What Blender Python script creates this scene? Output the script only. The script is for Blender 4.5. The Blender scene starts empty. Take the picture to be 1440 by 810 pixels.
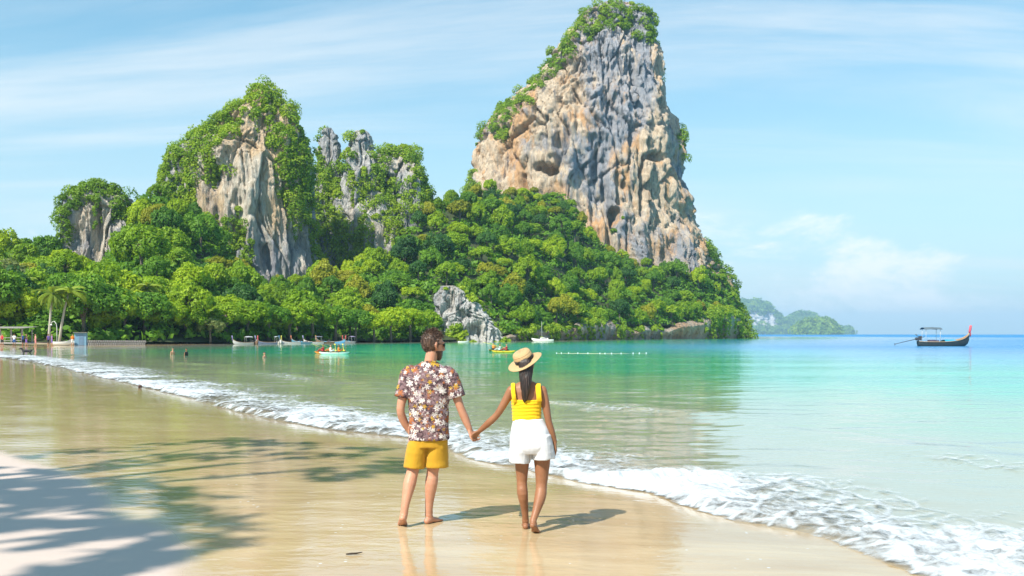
import bpy, bmesh, math, random
import numpy as np
from mathutils import Vector, Matrix, Quaternion

sc = bpy.context.scene
COL = sc.collection
R = math.radians

# ------------------------------------------------------------------ camera, sky, sun, exposure
CAMZ, FPX, HOR = 1.74, 1400.0, 470.0          # eye height, focal length in 1440-wide pixels, horizon row
cam_d = bpy.data.cameras.new('camera'); cam = bpy.data.objects.new('camera', cam_d); COL.objects.link(cam)
cam.location = (0, 0, CAMZ); cam.rotation_euler = (R(90), 0, 0)
cam_d.sensor_width = 36; cam_d.lens = 36 * FPX / 1440; cam_d.shift_y = (HOR - 405) / 1440
cam_d.clip_start = 0.05; cam_d.clip_end = 40000
sc.camera = cam

SUN_EL, SUN_DX, SUN_DY = 48.0, 0.61, 0.79      # light travels towards +x +y
w = bpy.data.worlds.new('World'); sc.world = w; w.use_nodes = True
nt = w.node_tree; nt.nodes.clear()
def N(tree, t, **kw):
    n = tree.nodes.new(t)
    for k, v in kw.items(): setattr(n, k, v)
    return n
def setin(tree, node, **kw):
    for k, v in kw.items():
        s = node.inputs[k.replace('_', ' ')] if k.replace('_', ' ') in node.inputs else node.inputs[int(k[1:])]
        if isinstance(v, bpy.types.NodeSocket): tree.links.new(v, s)
        else: s.default_value = v
    return node
def M_(tree, op, a, b=0.0, c=None, clamp=False):
    n = N(tree, 'ShaderNodeMath', operation=op, use_clamp=clamp)
    for i, v in enumerate((a, b, c)):
        if v is None: continue
        if isinstance(v, bpy.types.NodeSocket): tree.links.new(v, n.inputs[i])
        else: n.inputs[i].default_value = v
    return n.outputs[0]
def MIX(tree, f, a, b, blend='MIX'):
    n = N(tree, 'ShaderNodeMix', data_type='RGBA', blend_type=blend)
    for s, v in ((n.inputs[0], f), (n.inputs[6], a), (n.inputs[7], b)):
        if isinstance(v, bpy.types.NodeSocket): tree.links.new(v, s)
        elif isinstance(v, (int, float)): s.default_value = v
        else: s.default_value = (*v, 1) if len(v) == 3 else v
    return n.outputs[2]
def NOISE(tree, vec, scale, detail=4, rough=0.55, dist=0.0):
    n = N(tree, 'ShaderNodeTexNoise')
    if vec is not None: tree.links.new(vec, n.inputs['Vector'])
    n.inputs['Scale'].default_value = scale; n.inputs['Detail'].default_value = detail
    n.inputs['Roughness'].default_value = rough; n.inputs['Distortion'].default_value = dist
    return n.outputs[0]
def RANGE(tree, v, a, b, c=0.0, d=1.0, smooth=True):
    n = N(tree, 'ShaderNodeMapRange', interpolation_type='SMOOTHSTEP' if smooth else 'LINEAR')
    tree.links.new(v, n.inputs[0])
    for i, x in enumerate((a, b, c, d)): n.inputs[i + 1].default_value = x
    return n.outputs[0]
def SCALEV(tree, vec, s, loc=(0, 0, 0), rot=(0, 0, 0)):
    n = N(tree, 'ShaderNodeMapping')
    tree.links.new(vec, n.inputs[0]); n.inputs['Scale'].default_value = s
    n.inputs['Location'].default_value = loc; n.inputs['Rotation'].default_value = rot
    return n.outputs[0]

sky = N(nt, 'ShaderNodeTexSky', sky_type='NISHITA')
sky.sun_disc = False; sky.sun_elevation = R(SUN_EL)
sky.sun_rotation = math.atan2(-SUN_DX, -SUN_DY)
sky.altitude = 0; sky.air_density = 1.0; sky.dust_density = 0.6; sky.ozone_density = 2.2
tc = N(nt, 'ShaderNodeTexCoord')
sep = N(nt, 'ShaderNodeSeparateXYZ'); nt.links.new(tc.outputs['Generated'], sep.inputs[0])
zz = M_(nt, 'MAXIMUM', sep.outputs[2], 0.0)
den = M_(nt, 'ADD', zz, 0.16)
cmb = N(nt, 'ShaderNodeCombineXYZ')
nt.links.new(M_(nt, 'DIVIDE', sep.outputs[0], den), cmb.inputs[0])
nt.links.new(M_(nt, 'DIVIDE', sep.outputs[1], den), cmb.inputs[1])
# thin high streaks of cirrus
cir = NOISE(nt, SCALEV(nt, cmb.outputs[0], (0.22, 1.1, 1), loc=(7.8, 4.2, 0), rot=(0, 0, R(-38))), 1.7, 8, 0.6, 0.5)
cir2 = NOISE(nt, SCALEV(nt, cmb.outputs[0], (0.5, 0.8, 1), loc=(9.9, 4.6, 0)), 0.7, 3, 0.5)
cirf = M_(nt, 'MULTIPLY', RANGE(nt, cir, 0.38, 0.70), RANGE(nt, cir2, 0.30, 0.56))
# low heaps of cumulus round the horizon
cu = NOISE(nt, SCALEV(nt, tc.outputs['Generated'], (1.0, 1.0, 2.2), loc=(2.84, 1.46, 0.1)), 5.0, 9, 0.64, 0.35)
cub = M_(nt, 'SUBTRACT', cu, RANGE(nt, zz, 0.02, 0.2, 0.0, 0.44, smooth=False))
cuf = M_(nt, 'MULTIPLY', RANGE(nt, cub, 0.37, 0.52), RANGE(nt, zz, 0.0, 0.03))
tint = MIX(nt, 1.0, sky.outputs[0], (0.48, 1.34, 1.38), 'MULTIPLY')
veil = MIX(nt, RANGE(nt, zz, 0.02, 0.34, 0.88, 0.08, smooth=False), tint, (6.5, 7.3, 7.7))
skyc = MIX(nt, M_(nt, 'MULTIPLY', cirf, 0.6), veil, (8.0, 8.3, 8.4))
skyc = MIX(nt, M_(nt, 'MULTIPLY', cuf, 0.8), skyc, (9.4, 9.4, 9.4))
bg = N(nt, 'ShaderNodeBackground'); nt.links.new(skyc, bg.inputs[0]); bg.inputs[1].default_value = 0.082
nt.links.new(bg.outputs[0], N(nt, 'ShaderNodeOutputWorld').inputs[0])

sun_d = bpy.data.lights.new('sun', 'SUN'); sun = bpy.data.objects.new('sun', sun_d); COL.objects.link(sun)
sun_d.energy = 5.0; sun_d.angle = R(0.53); sun_d.color = (1.0, 0.94, 0.84)
ce = math.cos(R(SUN_EL))
sun.rotation_euler = Vector((SUN_DX * ce, SUN_DY * ce, -math.sin(R(SUN_EL)))).to_track_quat('-Z', 'Y').to_euler()
sun.location = (-30, -40, 60)

vs = sc.view_settings
vs.view_transform = 'Standard'; vs.look = 'None'; vs.gamma = 1; vs.exposure = 0.66; vs.use_curve_mapping = False
cy = sc.cycles
cy.max_bounces = 6; cy.diffuse_bounces = 2; cy.glossy_bounces = 3; cy.transmission_bounces = 3
cy.transparent_max_bounces = 12; cy.volume_bounces = 0; cy.caustics_reflective = False; cy.caustics_refractive = False
cy.use_denoising = True; cy.sample_clamp_indirect = 4.0

# ------------------------------------------------------------------ helpers
rng = np.random.default_rng(7)
random.seed(7)
def at(u, v, Y):                                # point at depth Y that stands in this direction
    return Vector(((u - 720) / FPX * Y, Y, CAMZ + (HOR - v) / FPX * Y))
def _hash(ix, iy, iz):
    h = (ix.astype(np.int64) * 374761393 + iy.astype(np.int64) * 668265263 + iz.astype(np.int64) * 2147483647 * 3) & 0xFFFFFFFF
    h = ((h ^ (h >> 13)) * 1274126177) & 0xFFFFFFFF
    h = ((h ^ (h >> 16)) * 2246822519) & 0xFFFFFFFF
    return ((h ^ (h >> 13)) & 0xFFFFFF) / float(0xFFFFFF)
def vnoise(p):                                  # smooth value noise, about -1 .. 1
    i = np.floor(p).astype(np.int64); f = p - i
    f = f * f * f * (f * (f * 6 - 15) + 10)
    r = 0
    for dx in (0, 1):
        wx = f[:, 0] if dx else 1 - f[:, 0]
        for dy in (0, 1):
            wy = f[:, 1] if dy else 1 - f[:, 1]
            for dz in (0, 1):
                wz = f[:, 2] if dz else 1 - f[:, 2]
                r = r + wx * wy * wz * _hash(i[:, 0] + dx, i[:, 1] + dy, i[:, 2] + dz)
    return r * 2 - 1
def fbm(p, octaves=4, gain=0.5, lac=2.03):
    r, a, s = 0, 1.0, 0
    for k in range(octaves):
        r = r + a * vnoise(p + k * 17.3); s += a; a *= gain; p = p * lac
    return r / s
def ridged(p, octaves=3):
    r, a, s = 0, 1.0, 0
    for k in range(octaves):
        r = r + a * (1 - 2.2 * np.abs(vnoise(p + k * 11.7))); s += a; a *= 0.5; p = p * 2.1
    return r / s
def worley(p):                                  # nearest cell distance, gap to the second, cell value
    i = np.floor(p).astype(np.int64); n = len(p); f1 = np.full(n, 9.0); f2 = np.full(n, 9.0); cid = np.zeros(n)
    for dx in (-1, 0, 1):
        for dy in (-1, 0, 1):
            for dz in (-1, 0, 1):
                a, b, c = i[:, 0] + dx, i[:, 1] + dy, i[:, 2] + dz
                q = np.column_stack([a + _hash(a, b, c), b + _hash(a + 71, b, c), c + _hash(a, b + 137, c)]) - p; d = np.sqrt((q * q).sum(1))
                n1 = d < f1; f2 = np.where(n1, f1, np.minimum(f2, d)); cid = np.where(n1, _hash(a, b, c + 211), cid); f1 = np.where(n1, d, f1)
    return f1, f2 - f1, cid
def smooth(a, b, x):
    t = np.clip((x - a) / (b - a), 0, 1); return t * t * (3 - 2 * t)

def link(o, parent=None):
    COL.objects.link(o)
    if parent is not None: o.parent = parent
    return o
def tag(o, label=None, cat=None, group=None, kind=None):
    for k, v in (('label', label), ('category', cat), ('group', group), ('kind', kind)):
        if v: o[k] = v
    return o
def empty(name, loc=(0, 0, 0), rz=0.0):
    o = bpy.data.objects.new(name, None); o.location = loc; o.rotation_euler = (0, 0, rz); o.empty_display_size = 0.3
    return link(o)
def mesh_np(name, verts, faces, mat=None, shade=False, attrs=None):
    verts = np.asarray(verts, np.float32); faces = np.asarray(faces, np.int32)
    me = bpy.data.meshes.new(name); k = faces.shape[1]
    me.vertices.add(len(verts)); me.vertices.foreach_set('co', verts.ravel())
    me.loops.add(faces.size); me.loops.foreach_set('vertex_index', faces.ravel())
    me.polygons.add(len(faces)); me.polygons.foreach_set('loop_start', np.arange(0, faces.size, k, dtype=np.int32))
    me.polygons.foreach_set('loop_total', np.full(len(faces), k, np.int32))
    if attrs:
        for an, av in attrs.items():
            a = me.attributes.new(an, 'FLOAT', 'POINT'); a.data.foreach_set('value', np.asarray(av, np.float32))
    me.update(calc_edges=True); me.validate()
    if shade: me.polygons.foreach_set('use_smooth', np.ones(len(me.polygons), bool))
    if mat: me.materials.append(mat)
    return me
def obj(name, me, parent=None):
    return link(bpy.data.objects.new(name, me), parent)
def grid_faces(nr, nc, wrap=False):
    i = np.arange(nr - 1)[:, None]; j = np.arange(nc if wrap else nc - 1)[None, :]
    a = i * nc + j; b = i * nc + (j + 1) % nc
    return np.stack([a, b, b + nc, a + nc], -1).reshape(-1, 4)
def copy_tree(o, parent=None):
    c = o.copy(); COL.objects.link(c); c.parent = parent
    for ch in [x for x in o.children]: copy_tree(ch, c)
    return c

class MB:                                       # collects simple shapes into one mesh
    def __init__(s): s.v = []; s.f = []
    def add(s, v, f):
        n = len(s.v); s.v += [tuple(x) for x in v]; s.f += [tuple(i + n for i in q) for q in f]; return s
    def box(s, c, d, rot=None):
        pts = [Vector((x * d[0] / 2, y * d[1] / 2, z * d[2] / 2)) for x in (-1, 1) for y in (-1, 1) for z in (-1, 1)]
        if rot: pts = [rot @ p for p in pts]
        c = Vector(c)
        return s.add([p + c for p in pts], [(0, 1, 3, 2), (4, 6, 7, 5), (0, 4, 5, 1), (2, 3, 7, 6), (0, 2, 6, 4), (1, 5, 7, 3)])
    def tube(s, pts, rad, n=8, flat=None):
        v, f = loft_limb(pts, rad, n, caps=True, flat=flat); return s.add(v, f)
    def lathe(s, prof, n=24, mtx=None):
        v = []; f = []
        for r, z in prof:
            for k in range(n):
                a = 2 * math.pi * k / n; v.append(Vector((r * math.cos(a), r * math.sin(a), z)))
        for i in range(len(prof) - 1):
            for k in range(n): f.append((i * n + k, i * n + (k + 1) % n, (i + 1) * n + (k + 1) % n, (i + 1) * n + k))
        if mtx: v = [mtx @ p for p in v]
        return s.add(v, f)
    def mesh(s, name, mat=None, shade=False):
        me = bpy.data.meshes.new(name); me.from_pydata(s.v, [], s.f); me.validate()
        bm = bmesh.new(); bm.from_mesh(me); bmesh.ops.recalc_face_normals(bm, faces=bm.faces); bm.to_mesh(me); bm.free()
        if shade: me.polygons.foreach_set('use_smooth', np.ones(len(me.polygons), bool))
        if mat: me.materials.append(mat)
        return me
    def build(s, name, mat=None, parent=None, shade=False): return obj(name, s.mesh(name, mat, shade), parent)

def catmull(P, sub=4):
    P = [Vector(p) for p in P]; out = []
    for i in range(len(P) - 1):
        p0, p1, p2, p3 = P[max(i - 1, 0)], P[i], P[i + 1], P[min(i + 2, len(P) - 1)]
        for k in range(sub):
            t = k / sub
            out.append(0.5 * ((2 * p1) + (p2 - p0) * t + (2 * p0 - 5 * p1 + 4 * p2 - p3) * t * t + (3 * p1 - p0 - 3 * p2 + p3) * t ** 3))
    out.append(P[-1]); return out
def loft_rings(rings, n=20, e=2.0):
    # rings: (centre, axis_u*ru, axis_v*rv); closed with fans
    v = []; f = []
    for c, a, b in rings:
        for k in range(n):
            t = 2 * math.pi * k / n; cs, sn = math.cos(t), math.sin(t)
            q = (abs(cs) ** e + abs(sn) ** e) ** (-1 / e)
            v.append(Vector(c) + Vector(a) * cs * q + Vector(b) * sn * q)
    m = len(rings)
    for i in range(m - 1):
        for k in range(n): f.append((i * n + k, i * n + (k + 1) % n, (i + 1) * n + (k + 1) % n, (i + 1) * n + k))
    v.append(Vector(rings[0][0])); v.append(Vector(rings[-1][0]))
    for k in range(n):
        f.append((m * n, (k + 1) % n, k)); f.append((m * n + 1, (m - 1) * n + k, (m - 1) * n + (k + 1) % n))
    return v, f
def loft_limb(pts, rad, n=10, sub=1, caps=True, flat=None, rnd=False):
    # pts with a radius (or (ru, rv)) each; flat = reference vector for the u axis
    P = [Vector(p) for p in pts]; Rr = [r if isinstance(r, (tuple, list)) else (r, r) for r in rad]
    if sub > 1:
        Rv = catmull([Vector((a, b, 0)) for a, b in Rr], sub); P = catmull(P, sub); Rr = [(max(q.x, 1e-4), max(q.y, 1e-4)) for q in Rv]
    T = []
    for i in range(len(P)):
        d = P[min(i + 1, len(P) - 1)] - P[max(i - 1, 0)]; T.append(d.normalized() if d.length > 1e-9 else Vector((0, 0, 1)))
    ref = Vector(flat) if flat is not None else (Vector((1, 0, 0)) if abs(T[0].x) < 0.8 else Vector((0, 1, 0)))
    rings = []
    for i, p in enumerate(P):
        u = (ref - T[i] * ref.dot(T[i]))
        u = u.normalized() if u.length > 1e-6 else Vector((1, 0, 0))
        vv = T[i].cross(u); rings.append((p, u * Rr[i][0], vv * Rr[i][1]))
        if flat is None: ref = u
    if rnd:                                     # rounded ends
        def end(ring, dirn):
            c, a, b = ring; r = min(a.length, b.length); o = []
            for k in (0.5, 0.85, 0.99):
                s = math.sqrt(1 - k * k); o.append((c + dirn * r * k, a * s, b * s))
            return o
        rings = list(reversed(end(rings[0], -T[0]))) + rings + end(rings[-1], T[-1])
    return loft_rings(rings, n)
def solid(name, shapes, voxel=0.007, it=3, fn=None, mat=None):
    mb = MB()
    for v, f in shapes: mb.add(v, f)
    o = mb.build(name + '_tmp')
    m = o.modifiers.new('r', 'REMESH'); m.mode = 'VOXEL'; m.voxel_size = voxel
    s = o.modifiers.new('s', 'SMOOTH'); s.factor = 0.5; s.iterations = it
    dg = bpy.context.evaluated_depsgraph_get()
    me = bpy.data.meshes.new_from_object(o.evaluated_get(dg)); me.name = name
    bpy.data.objects.remove(o)
    if fn is not None:
        n = len(me.vertices); co = np.empty(n * 3, np.float32); no = np.empty(n * 3, np.float32)
        me.vertices.foreach_get('co', co); me.vertices.foreach_get('normal', no)
        me.vertices.foreach_set('co', fn(co.reshape(-1, 3), no.reshape(-1, 3)).astype(np.float32).ravel()); me.update()
    me.polygons.foreach_set('use_smooth', np.ones(len(me.polygons), bool))
    if mat: me.materials.clear(); me.materials.append(mat)
    return me

# ------------------------------------------------------------------ materials
def srgb(r, g, b):
    return tuple(((c / 255 + 0.055) / 1.055) ** 2.4 if c > 10 else c / 255 / 12.92 for c in (r, g, b))
def new_mat(name):
    m = bpy.data.materials.new(name); m.use_nodes = True; t = m.node_tree; t.nodes.clear()
    out = N(t, 'ShaderNodeOutputMaterial'); p = N(t, 'ShaderNodeBsdfPrincipled'); t.links.new(p.outputs[0], out.inputs[0])
    return m, t, p, out
def OBJC(t): return N(t, 'ShaderNodeTexCoord').outputs['Object']
def GEO(t): return N(t, 'ShaderNodeNewGeometry').outputs['Position']
def BUMP(t, h, strength=0.5, dist=0.05, normal=None):
    b = N(t, 'ShaderNodeBump'); b.inputs['Strength'].default_value = strength; b.inputs['Distance'].default_value = dist
    t.links.new(h, b.inputs['Height'])
    if normal is not None: t.links.new(normal, b.inputs['Normal'])
    return b.outputs[0]
def plain(name, c, rough=0.6, var=0.15, scale=6, metal=0, bump=0.0, spec=0.4):
    m, t, p, _ = new_mat(name)
    n = NOISE(t, OBJC(t), scale, 5, 0.6)
    lo = tuple(max(x * (1 - var), 0) for x in c); hi = tuple(min(x * (1 + var), 0.9) for x in c)
    t.links.new(MIX(t, n, lo, hi), p.inputs['Base Color'])
    p.inputs['Roughness'].default_value = rough; p.inputs['Metallic'].default_value = metal; p.inputs['Specular IOR Level'].default_value = spec
    if bump: t.links.new(BUMP(t, n, bump, 0.02), p.inputs['Normal'])
    return m
def leaf_mat(name, cols, trans=0.38, var=0.35):
    m, t, p, out = new_mat(name)
    a = N(t, 'ShaderNodeAttribute', attribute_name='tint').outputs['Fac']
    oi = N(t, 'ShaderNodeObjectInfo').outputs['Random']
    big = NOISE(t, GEO(t), 0.05, 2)
    k = M_(t, 'ADD', M_(t, 'MULTIPLY', a, 0.55), M_(t, 'MULTIPLY', oi, 0.35)); k = M_(t, 'ADD', k, M_(t, 'MULTIPLY', M_(t, 'SUBTRACT', big, 0.4), 0.5), clamp=True)
    r = N(t, 'ShaderNodeValToRGB'); t.links.new(k, r.inputs[0])
    r.color_ramp.elements[0].color = (*cols[0], 1); r.color_ramp.elements[1].color = (*cols[2], 1)
    r.color_ramp.elements[0].position = 0.1; r.color_ramp.elements[1].position = 0.95
    e = r.color_ramp.elements.new(0.5); e.color = (*cols[1], 1)
    t.links.new(r.outputs[0], p.inputs['Base Color']); p.inputs['Roughness'].default_value = 0.55; p.inputs['Specular IOR Level'].default_value = 0.25
    tr = N(t, 'ShaderNodeBsdfTranslucent'); t.links.new(MIX(t, 1.0, r.outputs[0], (1.3, 1.25, 0.6), 'MULTIPLY'), tr.inputs[0])
    mx = N(t, 'ShaderNodeMixShader'); mx.inputs[0].default_value = trans
    t.links.new(p.outputs[0], mx.inputs[1]); t.links.new(tr.outputs[0], mx.inputs[2]); t.links.new(mx.outputs[0], out.inputs[0])
    return m
LEAF = [leaf_mat('leaf_fresh', ((.16, .27, .008), (.31, .44, .012), (.46, .56, .025))),
        leaf_mat('leaf_deep', ((.06, .16, .018), (.12, .26, .020), (.20, .36, .025))),
        leaf_mat('leaf_mid', ((.11, .22, .010), (.22, .36, .014), (.34, .47, .022))),
        leaf_mat('leaf_grey', ((.14, .18, .06), (.22, .27, .08), (.32, .36, .12))),
        leaf_mat('leaf_olive', ((.17, .20, .012), (.33, .35, .02), (.48, .46, .05))), leaf_mat('leaf_blue', ((.03, .09, .02), (.06, .16, .03), (.11, .24, .04)))]
LEAF_CLIFF = leaf_mat('leaf_cliff', ((.075, .17, .014), (.19, .32, .016), (.38, .48, .028)))
LEAF_PALM = leaf_mat('leaf_palm', ((.16, .24, .02), (.26, .35, .04), (.40, .46, .10)))
BARK = plain('bark', (.16, .13, .10), .9, .35, 3, bump=.6)
BARK_PALE = plain('bark_pale', (.42, .38, .31), .85, .25, 3, bump=.4)

def rock_mat(name, warm, grey_amt=0.5, bands=True):
    m, t, p, _ = new_mat(name)
    g = GEO(t)
    n1 = NOISE(t, SCALEV(t, g, (.034, .034, .016)), 1, 6, .6, .8)
    n2 = NOISE(t, SCALEV(t, g, (.30, .30, .045)), 1, 5, .65, .5)
    n3 = NOISE(t, SCALEV(t, g, (.9, .9, .25)), 1, 5, .6)
    n4 = NOISE(t, SCALEV(t, g, (.08, .08, .022), loc=(31, 7, 3)), 1, 5, .6, 1.0)
    c = MIX(t, RANGE(t, n3, .3, .7), warm[0], warm[1])
    c = MIX(t, M_(t, 'MULTIPLY', RANGE(t, n4, .47, .62), .85), c, warm[2])
    gc = MIX(t, n3, (.24, .25, .28), (.48, .49, .53))
    gm = RANGE(t, M_(t, 'ADD', M_(t, 'MULTIPLY', n1, .72), M_(t, 'MULTIPLY', n2, .28)), .62 - grey_amt * .3, .74 - grey_amt * .3)
    c = MIX(t, gm, c, gc)
    c = MIX(t, M_(t, 'MULTIPLY', RANGE(t, n2, .56, .70), .7), c, (.07, .068, .07))
    n5 = NOISE(t, SCALEV(t, g, (1.9, 1.9, .7)), 1, 6, .72); n6 = NOISE(t, SCALEV(t, g, (.42, .42, .13), loc=(5, 9, 2)), 1, 6, .68, .6)
    c = MIX(t, M_(t, 'MULTIPLY', RANGE(t, n6, .53, .68), .5), c, (.15, .15, .17))
    c = MIX(t, M_(t, 'MULTIPLY', RANGE(t, n5, .52, .72), .5), c, (.10, .085, .075)); c = MIX(t, M_(t, 'MULTIPLY', RANGE(t, n5, .50, .30), .35), c, (.74, .66, .55))
    t.links.new(c, p.inputs['Base Color']); p.inputs['Roughness'].default_value = .92; p.inputs['Specular IOR Level'].default_value = .15
    h = M_(t, 'ADD', M_(t, 'MULTIPLY', NOISE(t, SCALEV(t, g, (.5, .5, .16)), 1, 8, .72), 1.3), M_(t, 'MULTIPLY', n5, .7))
    t.links.new(BUMP(t, h, 1.0, 1.6), p.inputs['Normal'])
    return m
WARM = ((.56, .42, .28), (.76, .62, .46), (.64, .36, .16))
ROCK_BIG = rock_mat('limestone_warm', WARM, .47)
ROCK_MID = rock_mat('limestone_cream', ((.58, .49, .38), (.78, .70, .58), (.66, .46, .26)), .63)
ROCK_GREY = rock_mat('limestone_grey', ((.50, .48, .45), (.70, .68, .64), (.58, .50, .40)), .66)
ROCK_PALE = rock_mat('limestone_pale', ((.56, .55, .53), (.78, .77, .74), (.62, .56, .48)), .5)
ROCK_SHORE = rock_mat('limestone_shore', ((.42, .33, .25), (.60, .50, .39), (.46, .29, .17)), .4)
# ------------------------------------------------------------------ shoreline, beach, sea
SEA = -0.12
def shore_pt(u, v):
    Y = (CAMZ - SEA) * FPX / (v - HOR); return ((u - 720) / FPX * Y, Y)
_near = [(1255, 806), (1180, 775), (1100, 748), (1000, 722), (900, 692), (800, 676), (720, 657), (640, 640), (550, 615), (420, 598),
         (300, 570), (200, 545), (110, 524), (50, 511), (0, 503)]
SHORE = [(14, -400), (8, -60), (5.5, -10), (4.2, 2.5)] + [shore_pt(*q) for q in _near] + [(-52, 96)] + \
        [shore_pt(*q) for q in ((-25, 493.5), (60, 491), (130, 489), (230, 486.5), (330, 484), (520, 482), (640, 481), (720, 480), (800, 478.6), (900, 477.4), (1000, 476.3), (1042, 476))]
SHORE = np.array([(p.x, p.y) for p in catmull([Vector((a, b, 0)) for a, b in SHORE], 4)])
LANDPOLY = np.vstack([SHORE, [(150, 520), (120, 900), (-4000, 1000), (-4000, -3000), (14, -3000)]])
def seg_dist(P, poly):
    d2 = np.full(len(P), 1e18)
    for a, b in zip(poly[:-1], poly[1:]):
        ab = b - a; L = ab @ ab
        if L < 1e-9: continue
        t = np.clip(((P - a) @ ab) / L, 0, 1); q = P - (a + t[:, None] * ab)
        d2 = np.minimum(d2, (q * q).sum(1))
    return np.sqrt(d2)
def inside(P, poly):
    r = np.zeros(len(P), bool); n = len(poly); x, y = P[:, 0], P[:, 1]
    for i in range(n):
        (x1, y1), (x2, y2) = poly[i], poly[(i + 1) % n]
        if y1 == y2: continue
        c = (y1 > y) != (y2 > y); r ^= c & (x < (x2 - x1) * (y - y1) / (y2 - y1) + x1)
    return r
LB = np.vstack([SHORE, [(150, 520), (120, 900)]])
def sdf(P):                                     # metres inland (+) or offshore (-)
    d = seg_dist(P, LB); return np.where(inside(P, LANDPOLY), d, -d)
def p3(P, s=1.0, z=0.0): return np.column_stack([P[:, 0] * s, P[:, 1] * s, np.full(len(P), z)])
def wob(P):                                     # scalloped edge of the wash
    return 0.28 * fbm(p3(P, .9), 3) + .10 * fbm(p3(P, 3.1, 4), 3)
def sand_z(P, d):
    up = 0.125 * (1 - np.exp(-np.maximum(d, 0) / 1.6)) + .008 * np.clip(d - 5, 0, 40) + .03 * np.clip(d - 15, 0, 25)
    dn = -.06 * np.clip(-d, 0, 30) * smooth(0, 6, -d) - .02 * np.clip(-d, 0, 6)
    rel = .008 * fbm(p3(P, .8, 2), 3) * smooth(0, 2, d)
    return SEA + np.where(d > 0, up, dn) + rel
DRY = np.array([(-40, 24), (-14, 17.2), (-7.9, 15.1), (-5.9, 12.9), (-4.4, 10.7), (-3.75, 9.6), (-3.0, 8.9), (-2.5, 8.1), (-2.35, 7.1), (-2.2, 5.5), (-1.5, 2), (0, -4), (2, -30), (-60, -40)])
def dry_dist(P):
    d = seg_dist(P, np.vstack([DRY, DRY[:1]])); return np.where(inside(P, DRY), d, -d)

def polar(r0, r1, steps, a0, a1, na):
    rr = []; r = r0
    while r < r1:
        rr.append(r); r *= 1 + np.interp(r, *steps)
    rr.append(r1); rr = np.array(rr); aa = np.radians(np.asarray(na)) if np.ndim(na) else np.radians(np.linspace(a0, a1, na))
    A, Rr = np.meshgrid(aa, rr)
    return np.column_stack([(Rr * np.sin(A)).ravel(), (Rr * np.cos(A)).ravel()]), len(rr), len(aa)
def keep_faces(F, ok, V, *arrs):
    F = F[ok[F].any(1)]; used = np.unique(F); mp = np.full(len(V), -1); mp[used] = np.arange(len(used))
    return mp[F], V[used], [a[used] for a in arrs]

ang_full = np.concatenate([np.arange(-180, -34, 4), np.arange(-34, 34, .4), np.arange(34, 181, 4)])
P, nr, nc = polar(1.0, 900, ([1, 60, 200], [.02, .025, .05]), 0, 0, ang_full)
d = sdf(P) ; z = sand_z(P, d)
# sand matrial: attribute wet (1 = under a film of water, 0 = drying)
dd = dry_dist(P) + .22 * fbm(p3(P, .7, 9), 3) + .06 * fbm(p3(P, 3.3, 9), 2)
wet = (1 - smooth(-.10, .22, dd)) * (1 - smooth(14, 26, d + 2 * fbm(p3(P, .1), 2)))
z = z + .05 * smooth(-.1, 2.5, dd)
F = grid_faces(nr, nc)
F, V, (wet_, d_) = keep_faces(F, d > -45, np.column_stack([P, z]), wet, d)
m, t, p, out = new_mat('sand')
g = GEO(t); wa = N(t, 'ShaderNodeAttribute', attribute_name='wet').outputs['Fac']
fine = NOISE(t, g, 180, 3, .7); mid = NOISE(t, SCALEV(t, g, (1, 1, 1)), 1.4, 5, .55); lines = NOISE(t, SCALEV(t, g, (.35, 1.5, 1), rot=(0, 0, R(38))), 1.1, 5, .6, .7)
dryc = MIX(t, fine, (.45, .365, .315), (.59, .495, .435)); dryc = MIX(t, M_(t, 'MULTIPLY', lines, .5), dryc, (.62, .49, .41))
wetc = MIX(t, RANGE(t, lines, .3, .7), (.43, .30, .16), (.56, .43, .26)); wetc = MIX(t, M_(t, 'MULTIPLY', fine, .35), wetc, (.42, .30, .17))
vo = N(t, 'ShaderNodeTexVoronoi', feature='F1'); t.links.new(SCALEV(t, g, (1, 1, .01)), vo.inputs['Vector']); vo.inputs['Scale'].default_value = 11.0
vc = N(t, 'ShaderNodeSeparateColor'); t.links.new(vo.outputs['Color'], vc.inputs[0])
fleck = M_(t, 'MULTIPLY', RANGE(t, vo.outputs['Distance'], .10, .20, 1, 0), M_(t, 'GREATER_THAN', vc.outputs[0], .72))
fleck = M_(t, 'MULTIPLY', M_(t, 'MULTIPLY', fleck, RANGE(t, NOISE(t, g, 1.1, 4, .6), .50, .62)), M_(t, 'MULTIPLY', wa, .8))
t.links.new(MIX(t, fleck, MIX(t, wa, dryc, wetc), (.68, .70, .72)), p.inputs['Base Color'])
film = M_(t, 'MULTIPLY', wa, RANGE(t, mid, .30, .55))
t.links.new(M_(t, 'ADD', M_(t, 'MULTIPLY', M_(t, 'SUBTRACT', 1.0, wa), .42), M_(t, 'SUBTRACT', .13, M_(t, 'MULTIPLY', film, .10))), p.inputs['Roughness'])
p.inputs['IOR'].default_value = 1.36
rip = NOISE(t, SCALEV(t, g, (1, 1, 1)), 9, 4, .55); rip2 = NOISE(t, SCALEV(t, g, (1.0, 2.2, 1), rot=(0, 0, R(35))), 2.2, 3, .5)
hh = M_(t, 'ADD', M_(t, 'MULTIPLY', rip, .006), M_(t, 'MULTIPLY', rip2, .016)); hh = M_(t, 'ADD', hh, M_(t, 'MULTIPLY', M_(t, 'MULTIPLY', fine, M_(t, 'SUBTRACT', 1.1, wa)), .0022))
b = N(t, 'ShaderNodeBump'); b.inputs['Strength'].default_value = .34; b.inputs['Distance'].default_value = 1.0; t.links.new(hh, b.inputs['Height']); t.links.new(b.outputs[0], p.inputs['Normal'])
SAND = m
tag(obj('beach', mesh_np('beach', V, F, SAND, True, {'wet': wet_})), kind='structure')

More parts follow.
